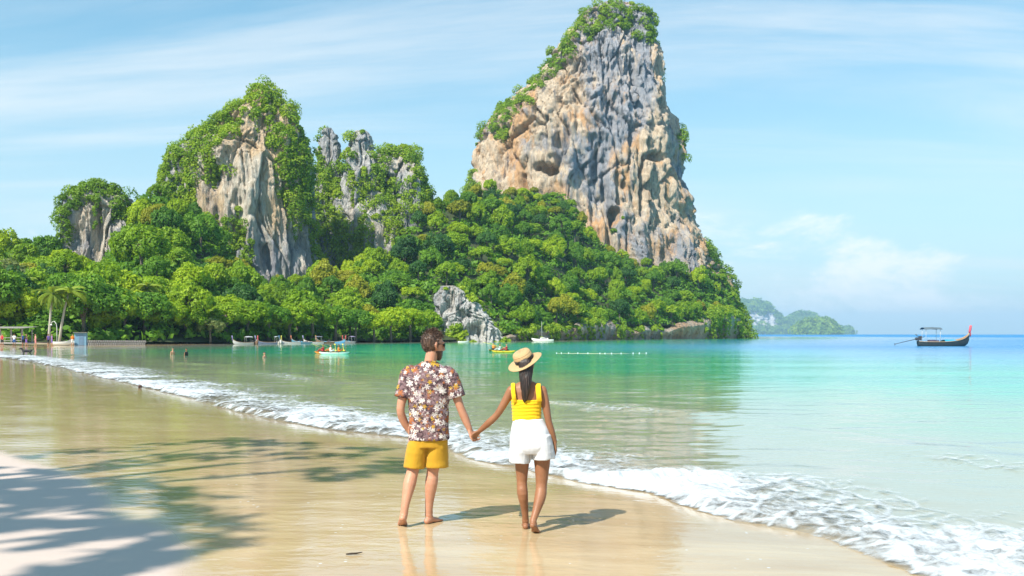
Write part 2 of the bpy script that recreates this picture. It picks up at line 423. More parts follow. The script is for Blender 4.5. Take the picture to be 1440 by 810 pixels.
def sea_z(P, d):                                # d = metres offshore
    dd_ = d + wob(P)
    a = .75 + .5 * vnoise(p3(P, .33, 5))
    bore = smooth(-.02, .30, dd_) * (1 - smooth(.3, 5.5, dd_) * .85) * .10 * a
    w2 = .05 * np.exp(-((dd_ - 8.0 - 1.6 * vnoise(p3(P, .12, 8))) / np.where(dd_ < 8, .9, 1.8)) ** 2) * (.55 + .8 * vnoise(p3(P, .16, 3)))
    ch = .018 * fbm(np.column_stack([P[:, 0] * .9 + P[:, 1] * .5, P[:, 1] * 1.5 - P[:, 0] * .6, P[:, 0] * 0]), 3) * smooth(.3, 3, dd_)
    sw = .05 * vnoise(np.column_stack([P[:, 0] * .05, P[:, 1] * .22, P[:, 0] * 0])) * smooth(8, 25, dd_)
    return SEA - .012 + bore + w2 + ch + sw
P, nr, nc = polar(6.0, 12000, ([6, 40, 120, 400], [.008, .012, .03, .06]), 0, 0, np.concatenate([np.arange(-50, -30, 2), np.arange(-30, 30, .17), np.arange(30, 70, 2), np.arange(70, 110, 5)]))
d = -sdf(P); z = sea_z(P, d)
z = np.where(d < .1, np.minimum(z, SEA - .012), z)
F, V, (d_,) = keep_faces(grid_faces(nr, nc), d > -.25, np.column_stack([P, z]), d)
m, t, p, out = new_mat('sea_water')
g = GEO(t); da = N(t, 'ShaderNodeAttribute', attribute_name='offshore').outputs['Fac']
n0 = NOISE(t, SCALEV(t, g, (.05, .14, 1)), 1, 4, .6)
sx = N(t, 'ShaderNodeSeparateXYZ'); t.links.new(g, sx.inputs[0])            # the bed falls away faster towards the open sea
dn = M_(t, 'MULTIPLY', M_(t, 'MULTIPLY', da, RANGE(t, sx.outputs[0], 6, 70, 1.0, 2.0)), M_(t, 'ADD', .55, M_(t, 'MULTIPLY', n0, .9)))
r = N(t, 'ShaderNodeValToRGB'); t.links.new(RANGE(t, dn, 0, 160, smooth=False), r.inputs[0])
els = r.color_ramp.elements
for pos, c in ((.0, (.37, .35, .28)), (.05, (.33, .37, .27)), (.10, (.20, .41, .24)), (.17, (.02, .46, .27)), (.28, (.004, .46, .29)), (.42, (.006, .38, .40)), (.60, (.01, .29, .48)), (1.0, (.02, .20, .45))):
    if pos == 0: els[0].color = (*c, 1)
    elif pos == 1.0: els[len(els) - 1].color = (*c, 1)
    else: e = els.new(pos); e.color = (*c, 1)
t.links.new(r.outputs[0], p.inputs['Base Color']); t.links.new(RANGE(t, da, 12, 260, .06, .55), p.inputs['Roughness']); p.inputs['IOR'].default_value = 1.33
w1 = NOISE(t, SCALEV(t, g, (.55, 1.5, 1), rot=(0, 0, R(12))), .9, 4, .55, .4); w2 = NOISE(t, SCALEV(t, g, (.6, 1.3, 1), rot=(0, 0, R(-15))), 4.0, 3, .5); w3 = NOISE(t, SCALEV(t, g, (.3, 1.0, 1)), .22, 3, .5)
hh = M_(t, 'MULTIPLY', RANGE(t, da, 3, 45, .4, 1.0), M_(t, 'ADD', M_(t, 'MULTIPLY', w1, .075), M_(t, 'ADD', M_(t, 'MULTIPLY', w2, .014), M_(t, 'MULTIPLY', w3, .14))))
b = N(t, 'ShaderNodeBump'); b.inputs['Strength'].default_value = .36; b.inputs['Distance'].default_value = 1.0; t.links.new(hh, b.inputs['Height']); t.links.new(b.outputs[0], p.inputs['Normal'])
# thin water at the very edge lets the sand through
tp = N(t, 'ShaderNodeBsdfTransparent'); mx = N(t, 'ShaderNodeMixShader')
t.links.new(RANGE(t, da, .0, 1.6, .25, 1.0), mx.inputs[0]); t.links.new(tp.outputs[0], mx.inputs[1]); t.links.new(p.outputs[0], mx.inputs[2]); t.links.new(mx.outputs[0], out.inputs[0])
tag(obj('sea', mesh_np('sea', V, F, m, True, {'offshore': d_})), kind='structure')

# foam of the breaking wash: a lumpy lacy layer on the water's edge
P, nr, nc = polar(6.5, 118, ([6, 30, 118], [.0036, .006, .012]), 0, 0, np.arange(-29.5, 29.5, .095))
d = -sdf(P); ok = (d > -.6) & (d < 26)
F, P, (d,) = keep_faces(grid_faces(nr, nc), ok, P, d)
dist = np.hypot(P[:, 0], P[:, 1]); de = d + wob(P)
Wd = np.interp(dist, [8, 14, 24, 40, 70], [4.2, 3.2, 4.0, 5.0, 6.0])
q = de / Wd
lace = fbm(np.column_stack([P[:, 0] * 1.1 + P[:, 1] * .4, P[:, 1] * .8, P[:, 0] * 0 + 3]), 4)
cover = smooth(-.02, .04, q) * (1 - smooth(.10, 1.05, q)) * (.82 + .5 * fbm(p3(P, .5, 21), 3) + .22 * vnoise(p3(P, 1.7, 2)))
crest = np.exp(-((de - 7.2 - 1.6 * vnoise(p3(P, .12, 8))) / .8) ** 2) * smooth(.1, .6, vnoise(p3(P, .16, 3))) * .42
cover = np.maximum(cover, crest)
cover = np.where(de > 10, cover + .33 * smooth(.25, .7, fbm(np.column_stack([P[:, 0] * .10, P[:, 1] * .4, P[:, 0] * 0 + 9]), 4)) * (1 - smooth(14, 24, de)), cover)
tur = fbm(p3(P, 2.6, 6), 5) + .6 * ridged(p3(P, 5.5, 2), 3)
z = sea_z(P, d) + .014 + np.clip(cover, 0, 1) * (.06 * tur + .03) * smooth(-.05, .5, de)
z = np.where(de < .03, np.maximum(sand_z(P, -d) + .006, SEA + .0), z)
F2, V, (cv, d2) = keep_faces(F, cover > .03, np.column_stack([P, z]), cover, de)
m, t, p, out = new_mat('foam')
g = GEO(t); ca = N(t, 'ShaderNodeAttribute', attribute_name='cover').outputs['Fac']
f1 = NOISE(t, SCALEV(t, g, (1, 1, .3)), 2.2, 8, .64, 1.6); f2 = NOISE(t, SCALEV(t, g, (1, 1, .3)), 14, 5, .6, .6)
vo = N(t, 'ShaderNodeTexVoronoi', feature='DISTANCE_TO_EDGE'); t.links.new(SCALEV(t, g, (1, 1, .2)), vo.inputs['Vector']); vo.inputs['Scale'].default_value = 2.6
net = RANGE(t, vo.outputs['Distance'], .0, .14, .14, 0)
ff = M_(t, 'ADD', M_(t, 'ADD', M_(t, 'MULTIPLY', f1, .75), M_(t, 'MULTIPLY', f2, .25)), net)
al = RANGE(t, M_(t, 'ADD', ff, M_(t, 'MULTIPLY', ca, .50)), .70, 1.08)
p.inputs['Base Color'].default_value = (.54, .575, .60, 1); p.inputs['Roughness'].default_value = .6
p.inputs['Subsurface Weight'].default_value = 0.0
t.links.new(BUMP(t, M_(t, 'ADD', f1, M_(t, 'MULTIPLY', f2, .5)), .8, .05), p.inputs['Normal'])
tp = N(t, 'ShaderNodeBsdfTransparent'); mx = N(t, 'ShaderNodeMixShader')
t.links.new(al, mx.inputs[0]); t.links.new(tp.outputs[0], mx.inputs[1]); t.links.new(p.outputs[0], mx.inputs[2]); t.links.new(mx.outputs[0], out.inputs[0])
tag(obj('sea_foam', mesh_np('sea_foam', V, F2, m, True, {'cover': cv})), 'white lacy foam along the wash of the breaking wave', 'foam', kind='stuff')

# ------------------------------------------------------------------ wooded hillside
UU = [-220, 0, 85, 130, 175, 200, 225, 300, 330, 380, 440, 480, 540, 590, 625, 660, 740, 790, 810, 840, 890, 930, 990, 1015, 1030, 1042]
VT = [366, 354, 358, 382, 344, 276, 274, 322, 385, 418, 398, 390, 372, 318, 288, 268, 274, 276, 306, 342, 374, 384, 386, 392, 420, 455]
YT = [255, 258, 248, 240, 246, 268, 272, 272, 268, 262, 285, 292, 302, 325, 345, 372, 402, 412, 415, 420, 426, 430, 438, 445, 450, 456]
UB = [-220, 0, 130, 230, 330, 520, 640, 720, 800, 900, 1000, 1042]
YB = [158, 160, 166, 172, 189, 219, 239, 262, 305, 352, 413, 435]
ZB = [.5, .5, .5, .4, .3, .3, .4, 2.0, 4.0, 5.0, 5.0, 3.0]
def hill(u, t):                                 # t 0 shore .. 1 foot of the rocks .. 2 behind
    yb, yt, zb = np.interp(u, UB, YB), np.interp(u, UU, YT), np.interp(u, UB, ZB)
    zt = CAMZ + (HOR - np.interp(u, UU, VT)) / FPX * yt
    tt = np.clip(t, 0, 1); Y = yb + (yt - yb) * tt + np.clip(t - 1, 0, 1) * 160
    z = zb + (zt - zb) * (tt ** 1.08) - np.clip(t - 1.05, 0, 1) * 30
    X = (u - 720) / FPX * Y
    n = fbm(np.column_stack([X * .03, Y * .03, X * 0]), 4)
    return X, Y, z + n * 3.0 * np.clip(t * 4, 0, 1)
us = np.linspace(-220, 1042, 300); ts = np.concatenate([np.linspace(0, 1, 70), np.linspace(1.05, 2, 14)])
A, T = np.meshgrid(us, ts); X, Y, Z = hill(A.ravel(), T.ravel())
SOIL = plain('forest_floor', (.045, .06, .02), .95, .4, .3, bump=.5)
tag(obj('hillside', mesh_np('hillside', np.column_stack([X, Y, Z]), grid_faces(len(ts), len(us)), SOIL, True)), kind='structure')

# ------------------------------------------------------------------ foliage builders
def leaves(centers, normals, radii, n_each, size, seed, flat=.55, shell=.55, droop=0.0, aspect=.55, hemi=True, tri=False):
    """rhombic leaf sprays over the outer shell of each clump -> verts, faces, tint"""
    rg = np.random.default_rng(seed); K = len(centers)
    idx = np.repeat(np.arange(K), n_each); n = len(idx)
    D = rg.normal(size=(n, 3)); D /= np.linalg.norm(D, axis=1)[:, None]
    if hemi:
        nn = normals[idx]; s = (D * nn).sum(1); D = np.where((s < -.25)[:, None], D - 2 * s[:, None] * nn, D)
    rad = radii[idx] * (shell + (1 - shell) * rg.random(n) ** .5) * (1 + .18 * vnoise(D * 2.3 + idx[:, None] * 3.1))
    C = centers[idx] + D * rad[:, None] * np.array([1, 1, flat if np.isscalar(flat) else 1])
    C[:, 2] -= droop * rg.random(n) * radii[idx]
    nrm = D + rg.normal(size=(n, 3)) * .5 + np.array([0, 0, .25]); nrm /= np.linalg.norm(nrm, axis=1)[:, None]
    a = np.cross(nrm, rg.normal(size=(n, 3))); a /= np.linalg.norm(a, axis=1)[:, None] + 1e-9
    b = np.cross(nrm, a); s = (size if np.isscalar(size) else size[idx]) * (.6 + .8 * rg.random(n)); s = s[:, None]
    if tri:
        V = np.stack([C + a * s * 1.1, C - a * s * .7 + b * s * .75, C - a * s * .7 - b * s * .75], 1).reshape(-1, 3)
        return V, np.arange(n * 3).reshape(-1, 3), np.repeat(np.clip(rg.random(K)[idx] * .6 + rg.random(n) * .4, 0, 1), 3)
    V = np.stack([C + a * s, C + b * s * aspect - nrm * s * .15, C - a * s, C - b * s * aspect - nrm * s * .15], 1).reshape(-1, 3)
    tint = np.repeat(np.clip(rg.random(K)[idx] * .6 + rg.random(n) * .4, 0, 1), 4)
    return V, np.arange(n * 4).reshape(-1, 4), tint

# ------------------------------------------------------------------ limestone cliffs
def in_any(u, v, polys):
    r = np.zeros(len(u), bool); Q = np.column_stack([u, v])
    for pl in polys: r |= inside(Q, np.array(pl, float))
    return r
def loft_cliff(rows, Yc, dep, seed, nth=230, nz=220, e=2.3, dents=(), amp=1.0, dscale=1.0, notch=0.0):
    rows = np.array(rows, float); zs_ = CAMZ + (HOR - rows[:, 0]) / FPX * Yc
    z0, z1 = zs_.min(), zs_.max(); zz_ = z1 - (z1 - z0) * (np.linspace(0, 1, nz) ** 1.25)
    o = np.argsort(zs_); xl = np.interp(zz_, zs_[o], ((rows[:, 1] - 720) / FPX * Yc)[o]); xr = np.interp(zz_, zs_[o], ((rows[:, 2] - 720) / FPX * Yc)[o])
    th = np.concatenate([np.linspace(math.pi * .92, math.pi * 2.08, nth), np.linspace(math.pi * 2.13, math.pi * 2.87, 34)])
    ct, st = np.cos(th), np.sin(th); k = (np.abs(ct) ** e + np.abs(st) ** e) ** (-1 / e)
    hw = (xr - xl) / 2; cx = (xr + xl) / 2; dp = np.minimum(hw * dep[0], dep[1])
    X = cx[:, None] + hw[:, None] * (ct * k)[None]; Y = Yc + dp[:, None] * (st * k)[None]; Z = np.repeat(zz_[:, None], len(th), 1)
    p = np.column_stack([X.ravel(), Y.ravel(), Z.ravel()])
    nx = (ct * k)[None] / np.maximum(hw[:, None], 2); ny = (st * k)[None] / np.maximum(dp[:, None], 2)
    nl = np.sqrt(nx ** 2 + ny ** 2); nv = np.column_stack([(nx / nl).ravel(), (ny / nl).ravel(), np.zeros(X.size)])
    s = p + seed * 13.7; ds = dscale
    h = 5.5 * fbm(s * np.array([.022, .022, .012]) * ds, 3) + 3.4 * ridged(s * np.array([.06, .06, .022]) * ds, 3) + 2.6 * ridged(s * np.array([.16, .16, .016]) * ds, 3) \
        + .7 * fbm(s * np.array([.30, .30, .16]) * ds, 3) + 1.1 * ridged(s * np.array([.5, .5, .045]) * ds, 2)
    # overhanging shelves
    h += 1.8 * np.abs(vnoise(s * np.array([.03, .03, .09]) * ds)) * vnoise(s * np.array([.02, .02, .02]) * ds)
    pit = smooth(.25, .6, vnoise(s * np.array([.10, .10, .03]) * ds + 50)) * 3.0 + smooth(.35, .65, vnoise(s * np.array([.22, .22, .11]) * ds + 80)) * 2.2
    wp = s + 6 * np.column_stack([vnoise(s * .05 * ds), vnoise(s * .05 * ds + 30), vnoise(s * .05 * ds + 60)]) / ds
    _, g1, c1 = worley(wp * np.array([.11, .11, .014]) * ds); _, g2, c2 = worley(wp * np.array([.30, .30, .035]) * ds)
    h += 2.8 * (c1 - .5) + 1.1 * (c2 - .5) - 2.2 * (1 - smooth(0, .10, g1)) - .9 * (1 - smooth(0, .12, g2))
    h -= pit; h += .7 * ridged(s * np.array([.9, .9, .12]) * ds, 2)
    h -= h.mean() + 1.2
    edge = np.minimum(1, (z1 - p[:, 2]) / (7 / ds)); q = p + nv * (h * amp / ds * (.25 + .75 * edge))[:, None]
    u = 720 + q[:, 0] / q[:, 1] * FPX; v = HOR - (q[:, 2] - CAMZ) / q[:, 1] * FPX
    for du, dv, su, sv, dd_ in dents:           # caves and overhung pockets
        front = nv[:, 1] < -.2
        uu = u + su * .9 * fbm(s * .16, 3); vv = v + sv * .9 * fbm(s * .16 + 40, 3)
        gsh = np.exp(-(((uu - du) / su) ** 2 + ((vv - dv) / sv) ** 2) ** 2); q -= nv * (gsh * dd_ * front)[:, None]
    return q, grid_faces(nz, len(th), True), nv
def cliff(label, lofts, mat, polys, seed, n_bush, brad, lsize, per=70, inside_p=.05, hang=0.0, umax=1e9, cut=-.12):
    root = empty('limestone_cliff', (0, 0, 0)); tag(root, label, 'cliff')
    Vs, Fs, Ns, off = [], [], [], 0
    for q, f, nv in lofts: Vs.append(q); Fs.append(f + off); Ns.append(nv); off += len(q)
    Q = np.vstack(Vs); Fa = np.vstack(Fs); Nv = np.vstack(Ns)
    base = Vector((float(Q[:, 0].mean()), float(Q[:, 1].mean()), float(Q[:, 2].min()))); root.location = base
    B = np.array(base)
    obj('rock', mesh_np('rock', Q - B, Fa, mat), root)
    # bushes and creepers rooted on the rock
    rg = np.random.default_rng(seed + 100)
    t4 = Q[Fa]; cen = t4.mean(1); nr_ = np.cross(t4[:, 2] - t4[:, 0], t4[:, 3] - t4[:, 1]); ar = np.linalg.norm(nr_, axis=1) / 2; nr_ /= (2 * ar)[:, None] + 1e-9
    hv = Nv[Fa].mean(1); sg = np.sign((nr_ * hv).sum(1) + 1e-6); nr_ *= sg[:, None]
    u = 720 + cen[:, 0] / cen[:, 1] * FPX; v = HOR - (cen[:, 2] - CAMZ) / cen[:, 1] * FPX
    frontal = hv[:, 1] < .15
    bare = in_any(u + 5 * vnoise(cen * .12), v + 5 * vnoise(cen * .12 + 9), polys) & frontal
    ledge = np.clip(nr_[:, 2] - .25, 0, 1) * 2 + .15
    cl = vnoise(cen * np.array([.07, .07, .05]) + seed)
    wgt = ar * np.where(bare, inside_p * ledge * (cl > .15), np.where(cl + .35 * vnoise(cen * .21 + seed) > cut, 1, .10)) * np.where(frontal, 1, np.where(nr_[:, 2] > .4, .5, .06))
    pick = rg.choice(len(cen), n_bush, p=wgt / wgt.sum())
    rad = (brad[0] * .6 + (brad[1] * 1.15 - brad[0] * .6) * rg.random(n_bush) ** 1.7) * np.where(bare[pick], .6, 1.0)
    nn = nr_[pick] * .7 + np.array([0, 0, .7]); nn /= np.linalg.norm(nn, axis=1)[:, None]
    C = cen[pick] + nr_[pick] * (rad * .25)[:, None]
    per = int(per * 1.75); lsize *= .78
    lv = leaves(C, nn, rad, per, lsize, seed + 5, flat=.9, tri=True)
    parts = [lv]
    if hang > 0:                                # curtains of creeper
        k = rg.random(n_bush) < hang; Ck, rk = C[k], rad[k] * .55
        for j in range(1, 6):
            parts.append(leaves(Ck + np.array([0, -.35, -1.5 * j]) + rg.normal(size=Ck.shape) * .3, nr_[pick][k], rk * (1 - .08 * j), per // 4, lsize, seed + 20 + j, flat=1.3, tri=True))
    V = np.vstack([a[0] for a in parts]); T_ = np.concatenate([a[2] for a in parts]); nf = len(V) // 3
    g = obj('vegetation', mesh_np('vegetation', V - B, np.arange(nf * 3).reshape(-1, 3), LEAF_CLIFF, False, {'tint': T_}), root); g['kind'] = 'stuff'
    return root

big_rows = [(4, 858, 882), (8, 844, 893), (20, 829, 906), (40, 810, 918), (60, 792, 927), (82, 776, 931), (102, 761, 934), (132, 741, 938), (152, 722, 941), (182, 698, 946), (215, 682, 951), (245, 676, 957),
            (290, 668, 964), (330, 660, 977), (355, 650, 988), (375, 640, 1004), (400, 640, 1019), (430, 640, 1028), (460, 640, 1034), (480, 640, 1040)]
big_poly = [[(668, 262), (669, 205), (682, 192), (708, 200), (738, 170), (764, 132), (778, 106), (800, 86), (826, 62), (852, 46), (884, 44), (906, 58), (932, 74), (942, 110), (950, 160), (958, 210), (968, 250), (980, 300), (990, 335), (994, 385), (930, 395), (870, 385), (825, 350), (800, 310), (795, 285), (745, 285)],
            [(906, 388), (922, 390), (922, 408), (910, 408)], [(1005, 400), (1022, 402), (1034, 478), (990, 478), (1000, 440)]]
cliff('tall tan and grey limestone tower rising to a single wooded summit',
      [loft_cliff(big_rows, 475, (.85, 46), 1, nth=300, nz=270, e=2.7,
                  dents=((866, 310, 7, 13, 12), (906, 265, 6, 40, 9), (920, 220, 15, 6, 6), (850, 268, 5, 22, 6), (872, 262, 6, 34, 6), (770, 238, 15, 7, 10), (784, 200, 6, 34, 6), (838, 236, 5, 30, 4), (812, 140, 5, 44, 4), (890, 120, 5, 40, 4)))],
      ROCK_BIG, big_poly, 1, 1750, (1.3, 3.2), .53, 88, .05, umax=1035, cut=-.6)
mid_rows = [(120, 367, 373), (128, 359, 385), (140, 350, 397), (157, 336, 412), (168, 318, 416), (183, 302, 422), (207, 272, 429), (227, 245, 433), (250, 235, 436), (300, 228, 439), (350, 220, 442), (400, 211, 445), (440, 205, 446), (480, 200, 446)]
mid_poly = [[(318, 200), (330, 188), (345, 168), (374, 160), (382, 202), (390, 245), (398, 280), (408, 292), (420, 300), (438, 330), (442, 378), (420, 400), (375, 415), (354, 400), (350, 335), (342, 292), (330, 262), (316, 232)],
            [(300, 212), (318, 204), (319, 226), (304, 232)], [(318, 262), (340, 262), (345, 288), (326, 292)], [(256, 322), (268, 326), (272, 355), (258, 352)], [(338, 150), (352, 140), (360, 150), (352, 168), (340, 168)], [(245, 228), (262, 222), (264, 250), (250, 252)]]
cliff('pointed limestone peak with pale bare buttress and creeper covered sides',
      [loft_cliff(mid_rows, 300, (.8, 34), 2, nth=250, nz=230, e=2.0, amp=.7, dscale=1.2, dents=((300, 250, 14, 18, 3), (336, 300, 10, 40, 3), (372, 372, 12, 20, 3), (425, 345, 9, 30, 2)))],
      ROCK_MID, mid_poly, 2, 1750, (1.0, 2.4), .40, 66, .05, hang=.3, cut=-.62)
third = [loft_cliff([(208, 548, 576), (218, 529, 590), (238, 505, 603), (262, 484, 609), (300, 468, 612), (350, 456, 616), (420, 450, 620), (480, 445, 625)], 345, (.8, 30), 3, nth=150, nz=150),
         loft_cliff([(180, 456, 468), (192, 451, 474), (212, 447, 480), (260, 445, 488), (350, 442, 500), (480, 440, 505)], 338, (.9, 14), 4, nth=80, nz=140, dscale=2),
         loft_cliff([(184, 501, 513), (192, 495, 518), (216, 491, 524), (260, 486, 534), (350, 480, 545), (480, 478, 548)], 336, (.9, 14), 5, nth=80, nz=140, dscale=2)]
cliff('green rounded karst hill topped by two bare grey pinnacles', third, ROCK_GREY,
      [[(452, 186), (470, 182), (474, 222), (452, 226)], [(493, 190), (518, 188), (522, 238), (494, 242)], [(540, 222), (560, 218), (578, 238), (568, 254), (545, 246)], [(478, 262), (496, 258), (506, 290), (500, 316), (486, 308)], [(510, 275), (522, 272), (524, 290), (512, 292)], [(535, 330), (556, 328), (560, 366), (540, 366)], [(597, 290), (609, 288), (611, 336), (600, 340)]],
      3, 1500, (1.1, 2.7), .43, 74, .08, hang=.25, cut=-.8)
left_rows = [(260, 128, 148), (267, 115, 163), (279, 107, 180), (302, 99, 190), (330, 95, 196), (380, 92, 200), (480, 86, 206)]
cliff('small blunt limestone bluff with one pale bare face above the beach trees',
      [loft_cliff(left_rows, 255, (.85, 14), 6, nth=170, nz=150, dscale=1.5)], ROCK_MID,
      [[(99, 296), (108, 282), (122, 275), (150, 276), (164, 312), (176, 338), (172, 372), (160, 392), (140, 400), (95, 398), (94, 330)]], 6, 600, (1.0, 2.3), .32, 100, .03, hang=.25, cut=-.9)
# pale outcrop at the water and the undercut rock along the shore
cliff('small pale grey rock outcrop at the water\'s edge among green trees',
      [loft_cliff([(402, 620, 640), (410, 614, 656), (430, 612, 674), (450, 618, 690), (465, 626, 700), (485, 624, 706)], 246, (.75, 7.5), 8, nth=150, nz=110, dscale=3.2, amp=1.2, dents=((632, 425, 8, 14, 2.2), (650, 448, 8, 12, 2.5), (668, 470, 10, 10, 2)))],
      ROCK_PALE, [[(608, 396), (650, 398), (690, 440), (712, 486), (655, 486), (648, 452), (625, 470), (610, 430)]], 8, 150, (.8, 1.6), .4, 60, .02)
def shore_wall(u0, u1, tops, seed, label, n_bush):
    ns, nh = int((u1 - u0) * 1.3), 46
    u = np.linspace(u0, u1, ns); yb = np.interp(u, UB, YB) - 3.0
    top = np.interp(u, [a for a, _ in tops], [b for _, b in tops]) + 9 * fbm(np.column_stack([u * .045, u * 0, u * 0 + seed]), 3); H = CAMZ + (HOR - top) / FPX * yb
    hs = np.linspace(0, 1, nh); U, Hh = np.meshgrid(u, hs); yb2 = np.repeat(yb[None], nh, 0)
    Zz = -1.2 + Hh * (H[None] + 1.2)
    out_ = 2.6 * np.sin(np.clip((Zz - .4) / np.maximum(H[None], 1), 0, 1) * 2.6) * smooth(0, 2.2, Zz)   # undercut foot, belly, receding top
    Yy = yb2 - out_ + 5.5 * np.clip(Hh - .75, 0, 1) * 4 * .6
    p = np.column_stack([((U - 720) / FPX * yb2).ravel(), Yy.ravel(), Zz.ravel()])
    h = 1.3 * ridged(p * np.array([.16, .16, .10]) + seed, 3) + .8 * ridged(p * np.array([.5, .5, .16]) + seed, 3) + .5 * fbm(p * .8, 3)
    p[:, 1] -= h
    nv = np.tile(np.array([[0., -1, 0]]), (len(p), 1))
    back = p[-ns:].copy(); back[:, 1] += 12; p = np.vstack([p, back]); nv = np.vstack([nv, np.tile(np.array([[0., 0, 1]]), (ns, 1))])
    lo = (p, grid_faces(nh + 1, ns), nv)
    return cliff(label, [lo], ROCK_SHORE, [[(u0, 446), (u1, 446), (u1, 486), (u0, 486)]], seed, n_bush, (.9, 2.2), .45, 60, .6, hang=.5)
shore_wall(696, 1040, [(696, 474), (730, 468), (770, 462), (800, 456), (835, 452), (880, 460), (930, 462), (985, 452), (1020, 432), (1040, 440)], 9, 'low undercut brown rock shelf along the foot of the wooded slope', 560)
# ------------------------------------------------------------------ trees
def tree_mesh(seed, Rc, H, lobes, per, lsize, spread=.62, squash=.75):
    rg = np.random.default_rng(seed); C = []; Rr = []
    for k in range(lobes):
        a = k * 2.399 + rg.random() * .8; q_ = (k + .5) / lobes; el = math.asin(1 - 1.12 * q_); rr = Rc * spread * rg.uniform(.72, 1.05)
        C.append((rr * math.cos(el) * math.cos(a), rr * math.cos(el) * math.sin(a), H - Rc * squash * 1.15 + rr * squash * math.sin(el) + rg.normal() * Rc * .05)); Rr.append(Rc * rg.uniform(.13, .38))
    C = np.array(C); Rr = np.array(Rr); nn = C - np.array([0, 0, H - Rc * 1.1]); nn /= np.linalg.norm(nn, axis=1)[:, None]
    V, F, T_ = leaves(C, nn, Rr, per, lsize, seed + 1, flat=.9, shell=.62)
    mb = MB(); lean = rg.normal(size=2) * Rc * .06
    top = H - Rc * squash * .8
    mb.tube([(0, 0, -.6), (lean[0] * .4, lean[1] * .4, top * .45), (lean[0], lean[1], top)], [Rc * .085, Rc * .06, Rc * .03], 7)
    for k in range(min(7, lobes)):
        c = C[k]; s = top * rg.uniform(.35, .7)
        mb.tube([(lean[0] * .5, lean[1] * .5, s), (c[0] * .5, c[1] * .5, (s + c[2]) / 2 + .1 * Rc), tuple(c)], [Rc * .04, Rc * .028, Rc * .01], 5)
    return V, F, T_, mb.mesh('trunk', BARK, True)
VAR = []
for k in range(14):
    Rc = 4.6; H = 9.0
    V, F, T_, trunk = tree_mesh(300 + k, Rc, H, 26 + k % 5 * 6, 125, .31, .60 + .08 * (k % 4), .66 + .15 * (k % 5))
    VAR.append((mesh_np('crown', V, F, LEAF[2], False, {'tint': T_}), trunk))
NEARV = []
for k in range(5):
    V, F, T_, trunk = tree_mesh(400 + k, 5.0, 10.5, 46, 130, .29, .74, .85)
    NEARV.append((mesh_np('crown', V, F, LEAF[2], False, {'tint': T_}), trunk))
def put_tree(name, var, mi, loc, s, sz, rz, label, group):
    o = empty(name, loc, rz); o.scale = (s, s, s * sz)
    tag(o, label, 'tree', group)
    obj('trunk', var[1], o); c = obj('crown', var[0], o); c.material_slots[0].link = 'OBJECT'; c.material_slots[0].material = LEAF[mi]; return o
SHADE = ['bright yellow-green', 'dark green', 'mid green', 'grey-green', 'olive', 'blackish green']
ZONES = [(-300, 95, 'behind the beach pavilion', 'trees behind the beach pavilion'), (95, 215, 'beneath the blunt bluff', 'trees beneath the blunt bluff'),
         (215, 330, 'below the creeper-clad shoulder of the pointed peak', 'trees below the pointed peak'), (330, 445, 'below the pale buttress of the pointed peak', 'trees below the pointed peak'),
         (445, 530, 'below the two grey pinnacles', 'trees below the twin pinnacles'), (530, 610, 'beside the rounded karst hill', 'trees below the twin pinnacles'),
         (610, 710, 'behind the pale shore outcrop', 'trees on the slope behind the outcrop'), (710, 800, 'between the pale outcrop and the tall tower', 'trees on the slope behind the outcrop'),
         (800, 900, 'below the cave in the tall tower', 'trees on the slope below the tall tower'), (900, 1100, 'on the headland end of the tall tower', 'trees on the slope below the tall tower')]
def zone(u, t_, s, mi):
    for a, b, l, g in ZONES:
        if a <= u < b: break
    size = 'small' if s < .78 else ('large' if s > .98 else 'middling')
    tier = 'low on the slope' if t_ < .3 else ('high on the slope' if t_ > .7 else 'halfway up the slope')
    return '%s %s tree %s, %s' % (size, SHADE[mi], tier, l), g
# wooded slope: spaced at random, nearest front row first
rg = np.random.default_rng(21); pts = []
cand = 9000; cu_ = rg.uniform(-30, 1036, cand); ctt = rg.uniform(0.03, 1.0, cand)
X, Y, Z = hill(cu_, ctt)
for i in range(cand):
    sp = 6.6 if cu_[i] > 215 else 7.0
    s = rg.uniform(.62, 1.12) * (1.0 if cu_[i] > 215 else 1.05)
    if ctt[i] > .86: s *= .72
    if 596 < cu_[i] < 716 and Y[i] < 272: continue                     # keeps the outcrop clear
    if cu_[i] > 1000 and ctt[i] > .5: s *= .7
    r_ = 4.6 * s
    if any((X[i] - a) ** 2 + (Y[i] - b) ** 2 < (.885 * (r_ + c)) ** 2 * (1.0 if cu_[i] > 0 else 1) for a, b, c in pts): continue
    pts.append((X[i], Y[i], r_))
    big = vnoise(np.array([[X[i] * .035, Y[i] * .05, 0.5]]))[0]
    mi = rg.choice([0, 1, 2, 4, 5], p=[.40, .10, .28, .18, .04] if big > .1 else ([.22, .22, .34, .10, .12] if big > -.35 else [.08, .36, .28, .04, .24]))
    l, g = zone(cu_[i], ctt[i], s, mi)
    put_tree('broadleaf_tree', VAR[int(rg.integers(14))], mi, (X[i], Y[i], Z[i] - .9 * s), s, rg.uniform(.72, 1.4), rg.uniform(0, 6.28), l, g)
NT = len(pts)
